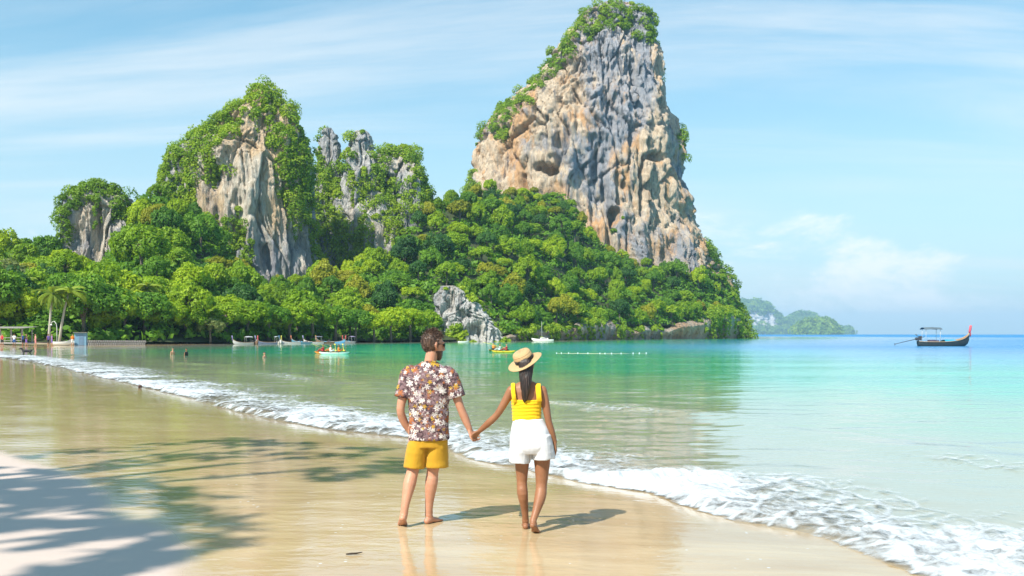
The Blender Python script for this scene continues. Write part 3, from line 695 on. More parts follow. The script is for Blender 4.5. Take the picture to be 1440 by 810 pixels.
# undergrowth that closes the gaps
m_ = 3000; uu_ = rg.uniform(-40, 1038, m_); tt_ = rg.uniform(0, 1.12, m_); X, Y, Z = hill(uu_, tt_)
kk = ~((uu_ > 608) & (uu_ < 708) & (Y < 262)); X, Y, Z = X[kk], Y[kk], Z[kk]
V, F, T_ = leaves(np.column_stack([X, Y, Z + .6]), np.tile([[0., -.3, .95]], (len(X), 1)), rg.uniform(1.3, 3.0, len(X)), 22, .68, 77, flat=.8)
tag(obj('undergrowth', mesh_np('undergrowth', V, F, LEAF[1], False, {'tint': T_})), 'dense leafy undergrowth covering the slope between the trees', 'undergrowth', kind='stuff')
# front row behind the beach and along the bay
front = [(-14, 166, 1.25, 1, 1.1), (22, 168, .95, 0, 1.0), (44, 170, .8, 0, .9), (118, 168, 1.05, 1, 1.05), (148, 171, 1.1, 1, .95), (176, 173, 1.0, 2, .9), (203, 175, 1.05, 1, .85), (232, 178, .95, 2, .85), (262, 181, .85, 2, .8), (296, 182, .55, 3, .85),
         (318, 190, .9, 2, .85), (348, 194, .95, 2, .85), (378, 198, 1.0, 1, .8), (408, 202, .95, 2, .8), (440, 206, 1.0, 2, .85), (472, 210, .9, 1, .85), (500, 213, .85, 1, .8), (526, 216, .8, 0, .8), (550, 220, .85, 0, .85), (577, 225, .85, 0, .9), (600, 229, .8, 2, .9),
         (90, 180, 1.1, 1, 1.15), (60, 182, 1.2, 2, 1.15), (135, 184, 1.2, 2, 1.2), (8, 186, 1.3, 3, 1.25), (170, 188, 1.2, 0, 1.15), (215, 190, 1.15, 2, 1.1), (255, 192, 1.1, 0, 1.1)]
def front_label(i, mi):
    nb = ['over the beach pavilion', 'behind the pavilion people', 'between the pavilion and the palms', 'behind the blue shed', 'above the sea wall', 'at the end of the sea wall', 'where the sea wall meets the water', 'past the sea wall', 'beside the pale round bush', 'low and rounded at the water', 'behind the first moored boat', 'behind the brown moored boat', 'behind the slate blue moored boat', 'behind the cream moored boat', 'behind the teal moored boat', 'behind the tan moored boat', 'behind the last moored boat', 'just past the moored boats', 'between the moored boats and the outcrop', 'in the middle of the empty shore before the outcrop', 'next to the pale outcrop', 'rising behind the palms', 'rising behind the stout palm', 'rising behind the shed', 'towering over the pavilion', 'rising behind the sea wall', 'beneath the lone palm', 'rising behind the low palm'][i]
    return 'spreading %s shore tree %s' % (SHADE[mi], nb)
for i, (u, Yt, s, mi, sz) in enumerate(front):
    q = at(u, 470, Yt); put_tree('shore_tree', NEARV[i % 5], mi, (q.x, Yt, .3), s, sz, i * 1.3, front_label(i, mi), 'front row of trees along the bay')

# coconut palms
def frond_mesh():
    V = []; F = []; L = 3.1; n = 22
    for i in range(n + 1):
        t_ = i / n
        V.append((L * t_ * (1 - .12 * t_ * t_), 0, L * (.34 * t_ - .85 * t_ * t_)))
    mb = MB(); mb.tube([V[i] for i in range(0, n + 1, 2)], [.05 * (1 - .85 * i / n) for i in range(0, n + 1, 2)], 4)
    for i in range(2, n):
        t_ = i / n; p_ = Vector(V[i]); ln = .95 * math.sin(math.pi * (.12 + .82 * t_)) + .15
        for sd in (-1, 1):
            tip = p_ + Vector((ln * .55, sd * ln * .62, -ln * .5)); w_ = Vector((.10, 0, .02))
            k = len(mb.v); mb.v += [tuple(p_ - w_), tuple(p_ + w_), tuple((p_ + tip) / 2 + w_ + Vector((0, 0, .05))), tuple(tip), tuple((p_ + tip) / 2 - w_ + Vector((0, 0, .05)))]
            mb.f += [(k, k + 1, k + 2, k + 4), (k + 4, k + 2, k + 3)]
    me = bpy.data.meshes.new('frond'); me.from_pydata(mb.v, [], mb.f); me.validate()
    a = me.attributes.new('tint', 'FLOAT', 'POINT'); a.data.foreach_set('value', rng.random(len(me.vertices)).astype(np.float32))
    me.materials.append(LEAF_PALM); return me
FROND = frond_mesh()
def palm(u0, u1, v_top, Yp, v_base, label, s=1.0, nf=17, seed=0):
    a = at(u0, v_base, Yp); b = at(u1, v_top, Yp); rg = random.Random(seed)
    o = empty('coconut_palm', a); tag(o, label, 'palm tree', 'coconut palms')
    d_ = b - a
    MB().tube([(0, 0, -.5), (d_.x * .25, 0, d_.z * .33), (d_.x * .6, 0, d_.z * .7), (d_.x, 0, d_.z)], [.26 * s, .20 * s, .16 * s, .13 * s], 9).build('trunk', BARK_PALE, o, True)
    for k in range(nf):
        f = obj('frond', FROND, o); f.location = (d_.x, 0, d_.z); up = rg.uniform(-.75, .75)
        f.rotation_euler = (rg.uniform(-.3, .3), -up, k * 2.399 + rg.uniform(-.2, .2)); q = s * rg.uniform(.8, 1.08); f.scale = (q, q, q)
    mb = MB()
    for k in range(6):
        c = Vector((d_.x + .3 * s * math.cos(k), .3 * s * math.sin(k), d_.z - .25)); mb.tube([c - Vector((0, 0, .16)), c, c + Vector((0, 0, .16))], [.05, .15, .05], 6)
    mb.build('coconuts', BARK, o, True)
palm(68, 74, 412, 158, 489, 'stout upright coconut palm beside the arched lamp post', 1.0, 18, 1)
palm(82, 97, 410, 160, 489, 'slender leaning coconut palm with a pale trunk beside the blue shed', 1.0, 18, 2)
palm(207, 207, 404, 184, 456, 'lone coconut palm standing above the dark shore trees', 1.0, 18, 3)
palm(24, 28, 396, 176, 470, 'coconut palm half hidden behind the beach pavilion trees', 1.0, 16, 4)
palm(252, 254, 420, 186, 468, 'low coconut palm on the wood edge below the pointed peak', .9, 16, 5)
palm(280, 276, 424, 190, 470, 'coconut palm leaning over the wood edge beside the pale round bush', .9, 16, 6)
palm(120, 118, 428, 170, 470, 'short coconut palm in front of the blunt bluff, behind the blue shed', .9, 16, 7)

# broad beach trees behind the photographer: only their dappled shade reaches the picture
def shade_tree(c, Rc, H, seed, label, lobes=20, per=120, ls=.20):
    V, F, T_, trunk = tree_mesh(seed, Rc, H, lobes, per, ls, .95, .55)
    o = empty('beach_tree', (c[0], c[1], 0.1)); tag(o, label, 'tree')
    obj('trunk', trunk, o); obj('crown', mesh_np('crown', V, F, LEAF[1], False, {'tint': T_}), o)
shade_tree((-14.0, -1.2), 3.8, 15.5, 501, 'broad beach tree casting dappled shade on the drying sand', 20, 44, .30)
shade_tree((-11.4, 3.9), 2.7, 15, 503, 'tall beach tree shading the wet sand beside the couple', 12, 24, .24)

# ------------------------------------------------------------------ far islands
def island(rows, Yc, dep, seed, label, mat, veg, polys, nb):
    lo = loft_cliff(rows, Yc, dep, seed, nth=120, nz=70, dscale=.12, amp=.8, e=2.2)
    r = cliff(label, [lo], mat, polys, seed, nb, (16, 34), 11.0, 34, .05); r.name = 'island'; r['category'] = 'island'; r['group'] = 'far islands'
    return r
island([(427, 1036, 1060), (432, 1020, 1078), (440, 1010, 1088), (450, 1000, 1096), (458, 1000, 1108), (471, 1000, 1118)], 6200, (.7, 500), 31, 'long far blue island with pale cliffs beside the headland', ROCK_GREY, None, [[(1050, 436), (1088, 440), (1098, 462), (1050, 462)]], 900)
island([(443, 1124, 1140), (448, 1117, 1148), (456, 1112, 1152), (471, 1108, 1154)], 6600, (.8, 300), 32, 'dome shaped far island between the long island and the green islet', ROCK_GREY, None, [[(1114, 458), (1150, 458), (1150, 470), (1114, 470)]], 400)
island([(458, 1140, 1158), (462, 1132, 1168), (466, 1128, 1174), (471, 1126, 1178)], 4200, (.8, 120), 33, 'low green far islet in front of the dome shaped island', ROCK_GREY, None, [], 500)
island([(466, 1184, 1192), (468.5, 1181, 1196), (471, 1179, 1198)], 6000, (.8, 60), 34, 'tiny far islet standing alone by the horizon', ROCK_GREY, None, [], 120)

# ------------------------------------------------------------------ sea air
m = bpy.data.materials.new('air'); m.use_nodes = True; t = m.node_tree; t.nodes.clear()
o_ = N(t, 'ShaderNodeOutputMaterial'); pv = N(t, 'ShaderNodeVolumePrincipled'); t.links.new(pv.outputs[0], o_.inputs['Volume'])
pv.inputs['Color'].default_value = (.45, .74, 1.0, 1); pv.inputs['Density'].default_value = .00013; pv.inputs['Anisotropy'].default_value = .0
tag(MB().box((0, 0, 125), (25000, 25000, 260)).build('haze', m), 'thin pale sea haze filling the air of the bay', 'haze', kind='stuff')
# ------------------------------------------------------------------ the couple
def skin(name, c, c2):
    m, t, p, _ = new_mat(name); o = OBJC(t)
    n = NOISE(t, o, 7, 5, .6); n2 = NOISE(t, o, 60, 3, .6)
    t.links.new(MIX(t, RANGE(t, n, .3, .7), c, c2), p.inputs['Base Color'])
    p.inputs['Roughness'].default_value = .5; p.inputs['Specular IOR Level'].default_value = .4
    p.inputs['Subsurface Weight'].default_value = .12; p.inputs['Subsurface Radius'].default_value = (.012, .005, .003); p.inputs['Subsurface Scale'].default_value = 1.0
    t.links.new(BUMP(t, n2, .15, .003), p.inputs['Normal']); return m
SKIN_A = skin('skin_light', (.46, .215, .13), (.54, .27, .17))
SKIN_B = skin('skin_brown', (.25, .105, .050), (.31, .14, .07))
def cloth(name, c, var=.12, weave=900, rough=.85):
    m, t, p, _ = new_mat(name); o = OBJC(t); n = NOISE(t, o, 9, 4, .6); wv = NOISE(t, o, weave, 2, .5)
    t.links.new(MIX(t, n, tuple(x * (1 - var) for x in c), tuple(min(.92, x * (1 + var)) for x in c)), p.inputs['Base Color'])
    p.inputs['Roughness'].default_value = rough; p.inputs['Sheen Weight'].default_value = .15; p.inputs['Specular IOR Level'].default_value = .2
    t.links.new(BUMP(t, M_(t, 'ADD', M_(t, 'MULTIPLY', n, .8), M_(t, 'MULTIPLY', wv, .1)), .35, .02), p.inputs['Normal']); return m
def hair_mat(name, c1, c2):
    m, t, p, _ = new_mat(name); n = NOISE(t, SCALEV(t, OBJC(t), (60, 60, 9)), 1, 4, .6)
    t.links.new(MIX(t, RANGE(t, n, .35, .7), c1, c2), p.inputs['Base Color']); p.inputs['Roughness'].default_value = .42
    t.links.new(BUMP(t, n, .8, .01), p.inputs['Normal']); return m
HAIR_A = hair_mat('hair_brown', (.035, .018, .012), (.15, .085, .055)); HAIR_B = hair_mat('hair_black', (.012, .008, .007), (.05, .028, .02))
BEARD = hair_mat('beard_brown', (.04, .018, .010), (.11, .05, .025))
# floral shirt print: petals round scattered flower centres
m, t, p, _ = new_mat('floral_print'); o = OBJC(t)
def flowers(scale, off, petals, size):
    vec = SCALEV(t, o, (1, .55, 1), loc=off)
    wv = N(t, 'ShaderNodeVectorMath', operation='ADD'); t.links.new(vec, wv.inputs[0])
    nz = N(t, 'ShaderNodeTexNoise'); t.links.new(vec, nz.inputs['Vector']); nz.inputs['Scale'].default_value = 30
    sc_ = N(t, 'ShaderNodeVectorMath', operation='SCALE'); t.links.new(nz.outputs['Color'], sc_.inputs[0]); sc_.inputs['Scale'].default_value = .012
    t.links.new(sc_.outputs[0], wv.inputs[1])
    vo = N(t, 'ShaderNodeTexVoronoi', feature='F1'); t.links.new(wv.outputs[0], vo.inputs['Vector']); vo.inputs['Scale'].default_value = scale; vo.inputs['Randomness'].default_value = .85
    df = N(t, 'ShaderNodeVectorMath', operation='SUBTRACT'); t.links.new(wv.outputs[0], df.inputs[0]); t.links.new(vo.outputs['Position'], df.inputs[1])
    s = N(t, 'ShaderNodeSeparateXYZ'); t.links.new(df.outputs[0], s.inputs[0])
    cs = N(t, 'ShaderNodeSeparateColor'); t.links.new(vo.outputs['Color'], cs.inputs[0])
    an = M_(t, 'ARCTAN2', s.outputs[0], s.outputs[2]); rr = vo.outputs['Distance']
    pet = M_(t, 'ABSOLUTE', M_(t, 'COSINE', M_(t, 'ADD', M_(t, 'MULTIPLY', an, petals / 2), M_(t, 'MULTIPLY', cs.outputs[0], 6.28))))
    lim = M_(t, 'MULTIPLY', M_(t, 'ADD', .30, M_(t, 'MULTIPLY', pet, .70)), M_(t, 'ADD', size, M_(t, 'MULTIPLY', cs.outputs[2], size * .5)))
    mask = RANGE(t, M_(t, 'SUBTRACT', lim, rr), -.01, .05)
    core = RANGE(t, rr, .06, .12, 1, 0)
    return mask, core, cs.outputs[1]
base = MIX(t, RANGE(t, NOISE(t, o, 26, 4, .6, 1.5), .42, .56), (.042, .025, .031), (.21, .13, .14))
base = MIX(t, RANGE(t, NOISE(t, SCALEV(t, o, (1, 1, 2.4), rot=(0, .5, 0)), 38, 3, .6, 2), .60, .66), base, (.42, .30, .28))
for scale, off, pt, sz in ((26, (1.3, 0, .4), 5, .28), (15, (0, 0, 0), 6, .40), (18, (5.2, 1, 2.1), 5, .32)):
    mk, co, rn = flowers(scale, off, pt, sz)
    r = N(t, 'ShaderNodeValToRGB'); r.color_ramp.interpolation = 'CONSTANT'; t.links.new(rn, r.inputs[0]); e = r.color_ramp.elements
    cols = ((0, (.60, .55, .52)), (.50, (.36, .12, .04)), (.68, (.52, .31, .03)), (.80, (.24, .09, .05)), (.9, (.40, .32, .34)))
    e[0].color = (*cols[0][1], 1); e[1].position = cols[1][0]; e[1].color = (*cols[1][1], 1)
    for pos, c in cols[2:]: q = e.new(pos); q.color = (*c, 1)
    base = MIX(t, mk, base, MIX(t, co, r.outputs[0], (.35, .16, .04)))
t.links.new(base, p.inputs['Base Color']); p.inputs['Roughness'].default_value = .8; p.inputs['Specular IOR Level'].default_value = .2
t.links.new(BUMP(t, NOISE(t, o, 14, 4, .6), .5, .03), p.inputs['Normal'])
FLORAL = m

def rings_z(L, cx=0, cy_=0):                    # (z, hw, hd[, dx, dy])
    out = []
    for q in L:
        z, a, b = q[:3]; dx = q[3] if len(q) > 3 else 0; dy = q[4] if len(q) > 4 else 0
        out.append((Vector((cx + dx, cy_ + dy, z)), Vector((a, 0, 0)), Vector((0, b, 0))))
    return out
def ell(c, r, n=14):
    L = []
    for i in range(n):
        t_ = -math.pi / 2 + math.pi * (i + .5) / n; L.append((Vector(c) + Vector((0, 0, r[2] * math.sin(t_))), Vector((r[0] * math.cos(t_), 0, 0)), Vector((0, r[1] * math.cos(t_), 0))))
    return loft_rings(L, 20)
def xf(shape, M): return [M @ Vector(v) for v in shape[0]], shape[1]
def hand(wrist, f, n, thumb, curl=.5, k=1.0, spread=1.0):
    W = Vector(wrist); f = Vector(f).normalized(); s = Vector(thumb); s = (s - f * s.dot(f)).normalized(); n = Vector(n); n = (n - f * n.dot(f) - s * n.dot(s)).normalized()
    out = [loft_limb([W - f * .02, W + f * .03 * k, W + f * .065 * k, W + f * .092 * k], [(.025 * k, .019 * k), (.034 * k, .016 * k), (.041 * k, .015 * k), (.038 * k, .012 * k)], 12, flat=s, rnd=True)]
    for off, ln in ((.030, .070), (.010, .079), (-.011, .073), (-.031, .057)):
        p_ = W + f * .085 * k + s * off * k; d_ = (f + s * off * 2.0 * spread).normalized(); P_ = [p_]; a = 0
        for j, q in enumerate((.45, .32, .25)):
            a += curl * (.75 + .3 * j); v_ = d_ * math.cos(a) + n * math.sin(a); p_ = p_ + v_ * ln * q * k; P_.append(p_)
        out.append(loft_limb(P_, [.0098 * k, .0092 * k, .0085 * k, .0074 * k], 8, rnd=True))
    p_ = W + f * .028 * k + s * .028 * k; q1 = p_ + (f * .65 + s * .6 + n * .25).normalized() * .042 * k; q2 = q1 + (f * .85 + s * .12 + n * .35).normalized() * .034 * k
    out.append(loft_limb([p_, q1, q2], [.014 * k, .0115 * k, .009 * k], 8, rnd=True)); return out
def foot(ankle, heel, ball, toe, side, k=1.0):
    A, H, B, T_ = Vector(ankle), Vector(heel), Vector(ball), Vector(toe); f = (B - H).normalized(); s = Vector(side)
    out = [loft_limb([H, H.lerp(B, .35) + Vector((0, 0, .012)), H.lerp(B, .7) + Vector((0, 0, .004)), B], [(.031 * k, .030 * k), (.033 * k, .031 * k), (.040 * k, .026 * k), (.045 * k, .019 * k)], 14, flat=s, rnd=True),
           loft_limb([A + (A - H) * .35, A, H + f * .035 + (A - H) * .35, H + f * .045], [.036 * k, .037 * k, .036 * k, .030 * k], 12, rnd=True)]
    d_ = (T_ - B).normalized(); L = (T_ - B).length
    for off, ln, r_ in ((.032, 1.0, .0135), (.011, .95, .0105), (-.007, .88, .010), (-.023, .78, .0095), (-.037, .66, .009)):
        p_ = B + s * off * k; out.append(loft_limb([p_ - d_ * .02, p_ + d_ * L * ln * .6, p_ + d_ * L * ln], [r_ * 1.15 * k, r_ * k, r_ * .9 * k], 8, rnd=True))
    return out
def head_shapes(M, k=1.0, fem=False):
    j = .92 if fem else 1.0
    S = [ell((0, -.012, .03), (.076, .096, .092)),
         loft_rings([(Vector((0, y, z)), Vector((a, 0, 0)), Vector((0, b, 0))) for z, y, a, b in ((.04, -.002, .071, .088), (-.0, .004, .068, .084), (-.035, .01, .062 * j, .077), (-.07, .022, .054 * j, .062), (-.098, .034, .040 * j, .045), (-.113, .042, .024, .028))], 22),
         loft_limb([(0, .083, .028), (0, .101, -.004), (0, .112, -.022), (0, .092, -.034)], [.008, .010, .0125, .009], 10, rnd=True),
         loft_limb([(.014, .093, -.028), (-.014, .093, -.028)], [.009, .009], 8, rnd=True),
         loft_limb([(-.055, .066, .036), (-.03, .085, .037), (0, .088, .034), (.03, .085, .037), (.055, .066, .036)], [.010] * 5, 8, rnd=True),
         loft_limb([(-.024, .082, -.060), (0, .091, -.058), (.024, .082, -.060)], [.006, .008, .006], 8, rnd=True),
         loft_limb([(-.018, .081, -.070), (0, .089, -.070), (.018, .081, -.070)], [.006, .008, .006], 8, rnd=True)]
    for s in (-1, 1):
        S.append(loft_limb([(s * .072, .002, -.028), (s * .081, -.010, -.010), (s * .086, -.020, .012), (s * .082, -.012, .030), (s * .074, .002, .026)], [(.007, .008), (.006, .012), (.006, .015), (.006, .013), (.005, .008)], 8, flat=(1, 0, 0), rnd=True))
    return [xf(a, M @ Matrix.Scale(k, 4)) for a in S]
def head_matrix(c, yaw, pitch=0, roll=0):
    return Matrix.Translation(Vector(c)) @ Matrix.Rotation(-yaw, 4, 'Z') @ Matrix.Rotation(pitch, 4, 'X') @ Matrix.Rotation(roll, 4, 'Y')
def hair_cap(name, M, k, mat, parent, keep, seed, off=.010, tuft=.006, strands=2600, slen=.022):
    rg = np.random.default_rng(seed); n1, n2 = 60, 80; V = []
    th = np.linspace(.02, math.pi - .05, n1); ph = np.linspace(0, 2 * math.pi, n2, endpoint=False); TH, PH = np.meshgrid(th, ph, indexing='ij')
    D = np.column_stack([(np.sin(TH) * np.cos(PH)).ravel(), (np.sin(TH) * np.sin(PH)).ravel(), np.cos(TH).ravel()])
    r3 = np.array([.076, .096, .092]); top = np.clip(D[:, 2], 0, 1)
    h = off * (.45 + 1.2 * top) + tuft * fbm(D * 7 + seed, 4) * (.4 + top)
    L = D * (r3 + h[:, None]) + np.array([0, -.012, .03]); ok = keep(L)
    F = grid_faces(n1, n2, True); F = F[ok[F].all(1)]
    cand = np.where(ok)[0]; pk = cand[rg.integers(0, len(cand), strands)]
    b = L[pk] + rg.normal(size=(strands, 3)) * .002; g = D[pk] * .55 + np.array([0, .25, .0]) + rg.normal(size=(strands, 3)) * .35 - np.array([0, 0, .5]) * (D[pk, 2:3] < .3); g /= np.linalg.norm(g, axis=1)[:, None]
    sd = np.cross(g, rg.normal(size=(strands, 3))); sd /= np.linalg.norm(sd, axis=1)[:, None]; ln = slen * (.5 + rg.random((strands, 1))) * (.45 + .9 * np.clip(D[pk, 2:3], 0, 1))
    q = np.stack([b - sd * .0016, b + sd * .0016, b + g * ln + sd * .0004, b + g * ln - sd * .0004], 1).reshape(-1, 3)
    V = np.vstack([L, q]); F = np.vstack([F, np.arange(strands * 4).reshape(-1, 4) + len(L)])
    A = np.array(M @ Matrix.Scale(k, 4)); V = V @ A[:3, :3].T + A[:3, 3]
    return obj(name, mesh_np(name, V, F, mat, True), parent)
def eyes(M, k, parent):
    for s in (-1, 1):
        v, f = xf(ell((s * .031, .078, .014), (.012, .011, .012), 8), M @ Matrix.Scale(k, 4)); MB().add(v, f).build('eye', EYE, parent, True)
EYE = plain('eye', (.12, .07, .05), .15, .1, 3)
def wrinkle(a, f, zs=1.0, seed=0):
    def fn(co, no):
        n = fbm(co * np.array([f, f, f * zs]) + seed, 3) + .6 * ridged(co * np.array([f * .9, f * .9, f * 1.7 * zs]) + seed + 5, 2); return co + no * (a * n)[:, None]
    return fn
def ground_z(x, y):
    P_ = np.array([[x, y]]); d_ = sdf(P_); return float((sand_z(P_, d_) + .05 * smooth(-.1, 2.5, dry_dist(P_)))[0])

# --- man
cx = .085
torso = rings_z([(.80, .10, .08), (.86, .168, .118), (.95, .165, .115), (1.05, .155, .105), (1.15, .163, .11), (1.25, .178, .115), (1.34, .182, .108), (1.40, .165, .088), (1.445, .11, .07), (1.47, .07, .06)], cx)
S = [loft_rings(torso, 24, 2.3)]
S.append(loft_limb([(cx, .0, 1.42), (.095, .005, 1.49), (.112, .02, 1.585)], [(.064, .064), (.056, .058), (.055, .06)], 14, rnd=True))
HM = head_matrix((.124, .035, 1.648), R(58), R(-4), R(2)); S += head_shapes(HM, 1.06)
# his left leg trails, heel lifted; right leg carries
S.append(loft_limb([(-.005, 0, .88), (-.03, 0, .70), (-.062, -.02, .50), (-.085, -.075, .385), (-.112, -.13, .235), (-.127, -.158, .13)], [.092, .079, .056, .059, .040, .034], 14, sub=3, rnd=True))
S += foot((-.127, -.158, .125), (-.135, -.190, .095), (-.150, -.075, .022), (-.155, -.025, .012), (1, 0, 0))
S.append(loft_limb([(.175, 0, .88), (.150, .01, .70), (.118, .03, .49), (.108, .020, .385), (.088, .035, .21), (.080, .045, .085)], [.092, .079, .056, .060, .041, .034], 14, sub=3, rnd=True))
S += foot((.080, .045, .085), (.066, .018, .030), (.150, .145, .020), (.185, .185, .012), (-.84, .54, 0))
# arms: left hand in the pocket, right hand reaching down to hers
S.append(loft_limb([(-.098, 0, 1.36), (-.136, -.015, 1.24), (-.172, -.035, 1.075), (-.150, .0, .965), (-.098, .03, .865)], [.058, .048, .038, .039, .029], 14, sub=3, rnd=True))
S += hand((-.098, .03, .865), (.22, .06, -.97), (1, 0, .2), (0, 1, 0), .25)
S.append(loft_limb([(.268, 0, 1.36), (.322, -.01, 1.24), (.375, -.015, 1.09), (.418, .0, .985), (.462, .005, .880)], [.058, .048, .038, .039, .028], 14, sub=3, rnd=True))
S += hand((.462, .005, .880), (.38, -.30, -.87), (.55, -.6, .35), (.55, .75, .1), .62)
xm, ym = -.853, 9.19
man = obj('person', solid('person', S, .0068, 3, None, SKIN_A)); man.location = (xm, ym, ground_z(xm, ym) - .006)
tag(man, 'bearded man in floral shirt and mustard shorts holding the woman\'s hand', 'person', 'couple on the wet sand')
hair_cap('hair', HM, 1.06, HAIR_A, man, lambda L: ((L[:, 1] < .012) & (L[:, 2] > -.055 - .25 * np.minimum(L[:, 1] + .09, 0))) | (L[:, 2] > .072 + .15 * (L[:, 1] - .05)), 3, .009, .005, 3600, .017)
bs = [loft_rings([(Vector((0, y, z)), Vector((a, 0, 0)), Vector((0, b, 0))) for z, y, a, b in ((-.038, .020, .0645, .072), (-.07, .028, .058, .064), (-.100, .040, .045, .048), (-.122, .047, .028, .030))], 20)]
obj('beard', solid('beard', [xf(a, HM @ Matrix.Scale(1.06, 4)) for a in bs], .005, 2, wrinkle(.0025, 70), BEARD), man)
eyes(HM, 1.06, man)
DARK = plain('dark_plastic', (.012, .012, .014), .15, .2, 5)
g = MB()
for s in (-1, 1):
    g.add(*loft_limb([(s * .012, .101, .016), (s * .034, .096, .014), (s * .058, .080, .016)], [(.016, .004), (.021, .004), (.015, .004)], 10, flat=(0, 0, 1), rnd=True))
    g.tube([(s * .060, .078, .022), (s * .080, .03, .024), (s * .084, -.025, .022)], [.003, .003, .003], 6)
g.tube([(-.014, .101, .02), (.014, .101, .02)], [.003, .003], 6)
gm = g.mesh('sunglasses', DARK, True); gm.transform(HM @ Matrix.Scale(1.06, 4)); obj('sunglasses', gm, man)
sh = [loft_rings(rings_z([(.785, .186, .138, .004), (.80, .188, .138, .004), (.90, .184, .134), (1.0, .180, .126), (1.10, .186, .126), (1.2, .200, .130), (1.30, .212, .132), (1.37, .212, .124), (1.43, .186, .106), (1.47, .128, .086), (1.50, .078, .072)], cx), 28, 2.3),
      loft_limb([(-.05, 0, 1.400), (-.098, 0, 1.378), (-.128, -.012, 1.28), (-.153, -.025, 1.175)], [(.055, .075), (.076, .084), (.077, .080), (.077, .078)], 18, sub=3),
      loft_limb([(.22, 0, 1.400), (.268, 0, 1.378), (.308, -.006, 1.28), (.345, -.012, 1.175)], [(.055, .075), (.076, .084), (.077, .080), (.077, .078)], 18, sub=3)]
col_ = [(cx + .008 + .068 * math.cos(a * math.pi / 8), .004 + .066 * math.sin(a * math.pi / 8), 1.497 - .012 * math.sin(a * math.pi / 8)) for a in range(17)]
sh.append(loft_limb(col_, [(.010, .020)] * 17, 8, flat=(0, 0, 1)))
obj('shirt', solid('shirt', sh, .0075, 2, wrinkle(.0065, 7, 1.0, 2), FLORAL), man)
MUST = cloth('mustard_cotton', (.50, .275, .020)); 
so = [loft_rings(rings_z([(.72, .168, .118, .0), (.77, .176, .124), (.80, .168, .122), (.90, .158, .112), (1.0, .15, .105)], cx), 24, 2.3),
      loft_limb([(.012, 0, .80), (-.020, -.004, .72), (-.042, -.012, .60), (-.050, -.016, .525)], [(.082, .104), (.093, .108), (.093, .104), (.094, .104)], 20, sub=2, flat=(1, 0, 0)),
      loft_limb([(.164, 0, .80), (.166, .006, .72), (.158, .016, .60), (.157, .018, .530)], [(.082, .104), (.097, .108), (.103, .106), (.108, .107)], 20, sub=2, flat=(1, 0, 0))]
obj('shorts', solid('shorts', so, .0075, 2, wrinkle(.007, 8, .6, 8), MUST), man)

# --- woman
cx = -.04
S = [loft_rings(rings_z([(.78, .10, .08, .035), (.84, .152, .113, .035), (.90, .150, .114, .03), (.97, .130, .098, .015), (1.02, .122, .088), (1.10, .124, .09), (1.18, .134, .093), (1.25, .146, .086), (1.29, .140, .074), (1.325, .095, .058), (1.345, .055, .05)], cx), 24, 2.2)]
S.append(loft_limb([(cx, .0, 1.31), (-.042, .008, 1.37), (-.045, .02, 1.43)], [.048, .043, .044], 12, rnd=True))
HW = head_matrix((-.045, .035, 1.485), R(28), R(-6), R(-6)); S += head_shapes(HW, .95, True)
S.append(loft_limb([(-.085, 0, .86), (-.082, .005, .66), (-.084, .015, .44), (-.078, -.005, .335), (-.060, .035, .20), (-.050, .065, .085)], [.088, .072, .048, .050, .035, .029], 14, sub=3, rnd=True))
S += foot((-.050, .065, .080), (-.050, .040, .028), (-.045, .190, .018), (-.042, .235, .011), (1, 0, 0), .88)
S.append(loft_limb([(.085, 0, .86), (.098, .0, .66), (.092, -.005, .42), (.080, -.05, .315), (.040, -.115, .19), (.012, -.165, .118)], [.092, .078, .052, .053, .036, .029], 14, sub=3, rnd=True))
S += foot((.012, -.165, .115), (.008, -.195, .082), (.040, -.130, .022), (.060, -.090, .011), (-.85, .5, 0), .88)
S.append(loft_limb([(-.178, 0, 1.262), (-.235, .005, 1.16), (-.305, .015, 1.045), (-.385, .045, .965), (-.462, .085, .893)], [.044, .037, .031, .032, .022], 14, sub=3, rnd=True))
S += hand((-.462, .085, .893), (-.62, .42, -.62), (-.5, .3, -.6), (-.3, -.8, .5), .7, .9)
S.append(loft_limb([(.098, 0, 1.262), (.128, -.015, 1.14), (.152, -.03, 1.0), (.180, -.018, .90), (.212, .005, .795)], [.044, .038, .031, .032, .022], 14, sub=3, rnd=True))
S += hand((.212, .005, .795), (.12, .05, -.99), (-.9, .3, 0), (.1, .95, .1), .28, .9)
xw, yw = .173, 8.96
wom = obj('person', solid('person', S, .0066, 3, None, SKIN_B)); wom.location = (xw, yw, ground_z(xw, yw) - .006)
tag(wom, 'woman in straw hat, yellow crop top and white shorts holding the man\'s hand', 'person', 'couple on the wet sand')
hair_cap('hair', HW, .95, HAIR_B, wom, lambda L: (L[:, 1] < .03) | (L[:, 2] > .08), 5, .010, .004, 1800, .02)
def strands_fn(co, no):
    a = np.arctan2(co[:, 0] + .047, co[:, 1] + .05); s = np.sin(a * 23 + 3 * vnoise(co * 9)) * .003 + .004 * fbm(co * np.array([40., 40., 6.]), 3)
    return co + no * s[:, None]
ob = obj('long_hair', solid('long_hair', [loft_limb([(-.048, -.045, 1.50), (-.050, -.075, 1.42), (-.050, -.100, 1.34), (-.052, -.112, 1.27), (-.056, -.110, 1.20), (-.064, -.108, 1.165)], [(.066, .06), (.060, .045), (.050, .038), (.040, .030), (.026, .020), (.008, .006)], 24, sub=3, flat=(1, 0, 0), rnd=True)], .005, 1, strands_fn, HAIR_B), wom)
eyes(HW, .95, wom)
YEL = cloth('yellow_cotton', (.84, .50, .012), .06, 900)
tp_ = [loft_rings(rings_z([(.992, .132, .098), (1.03, .131, .097), (1.10, .134, .099), (1.15, .140, .102), (1.182, .143, .102)], cx), 28, 2.2)]
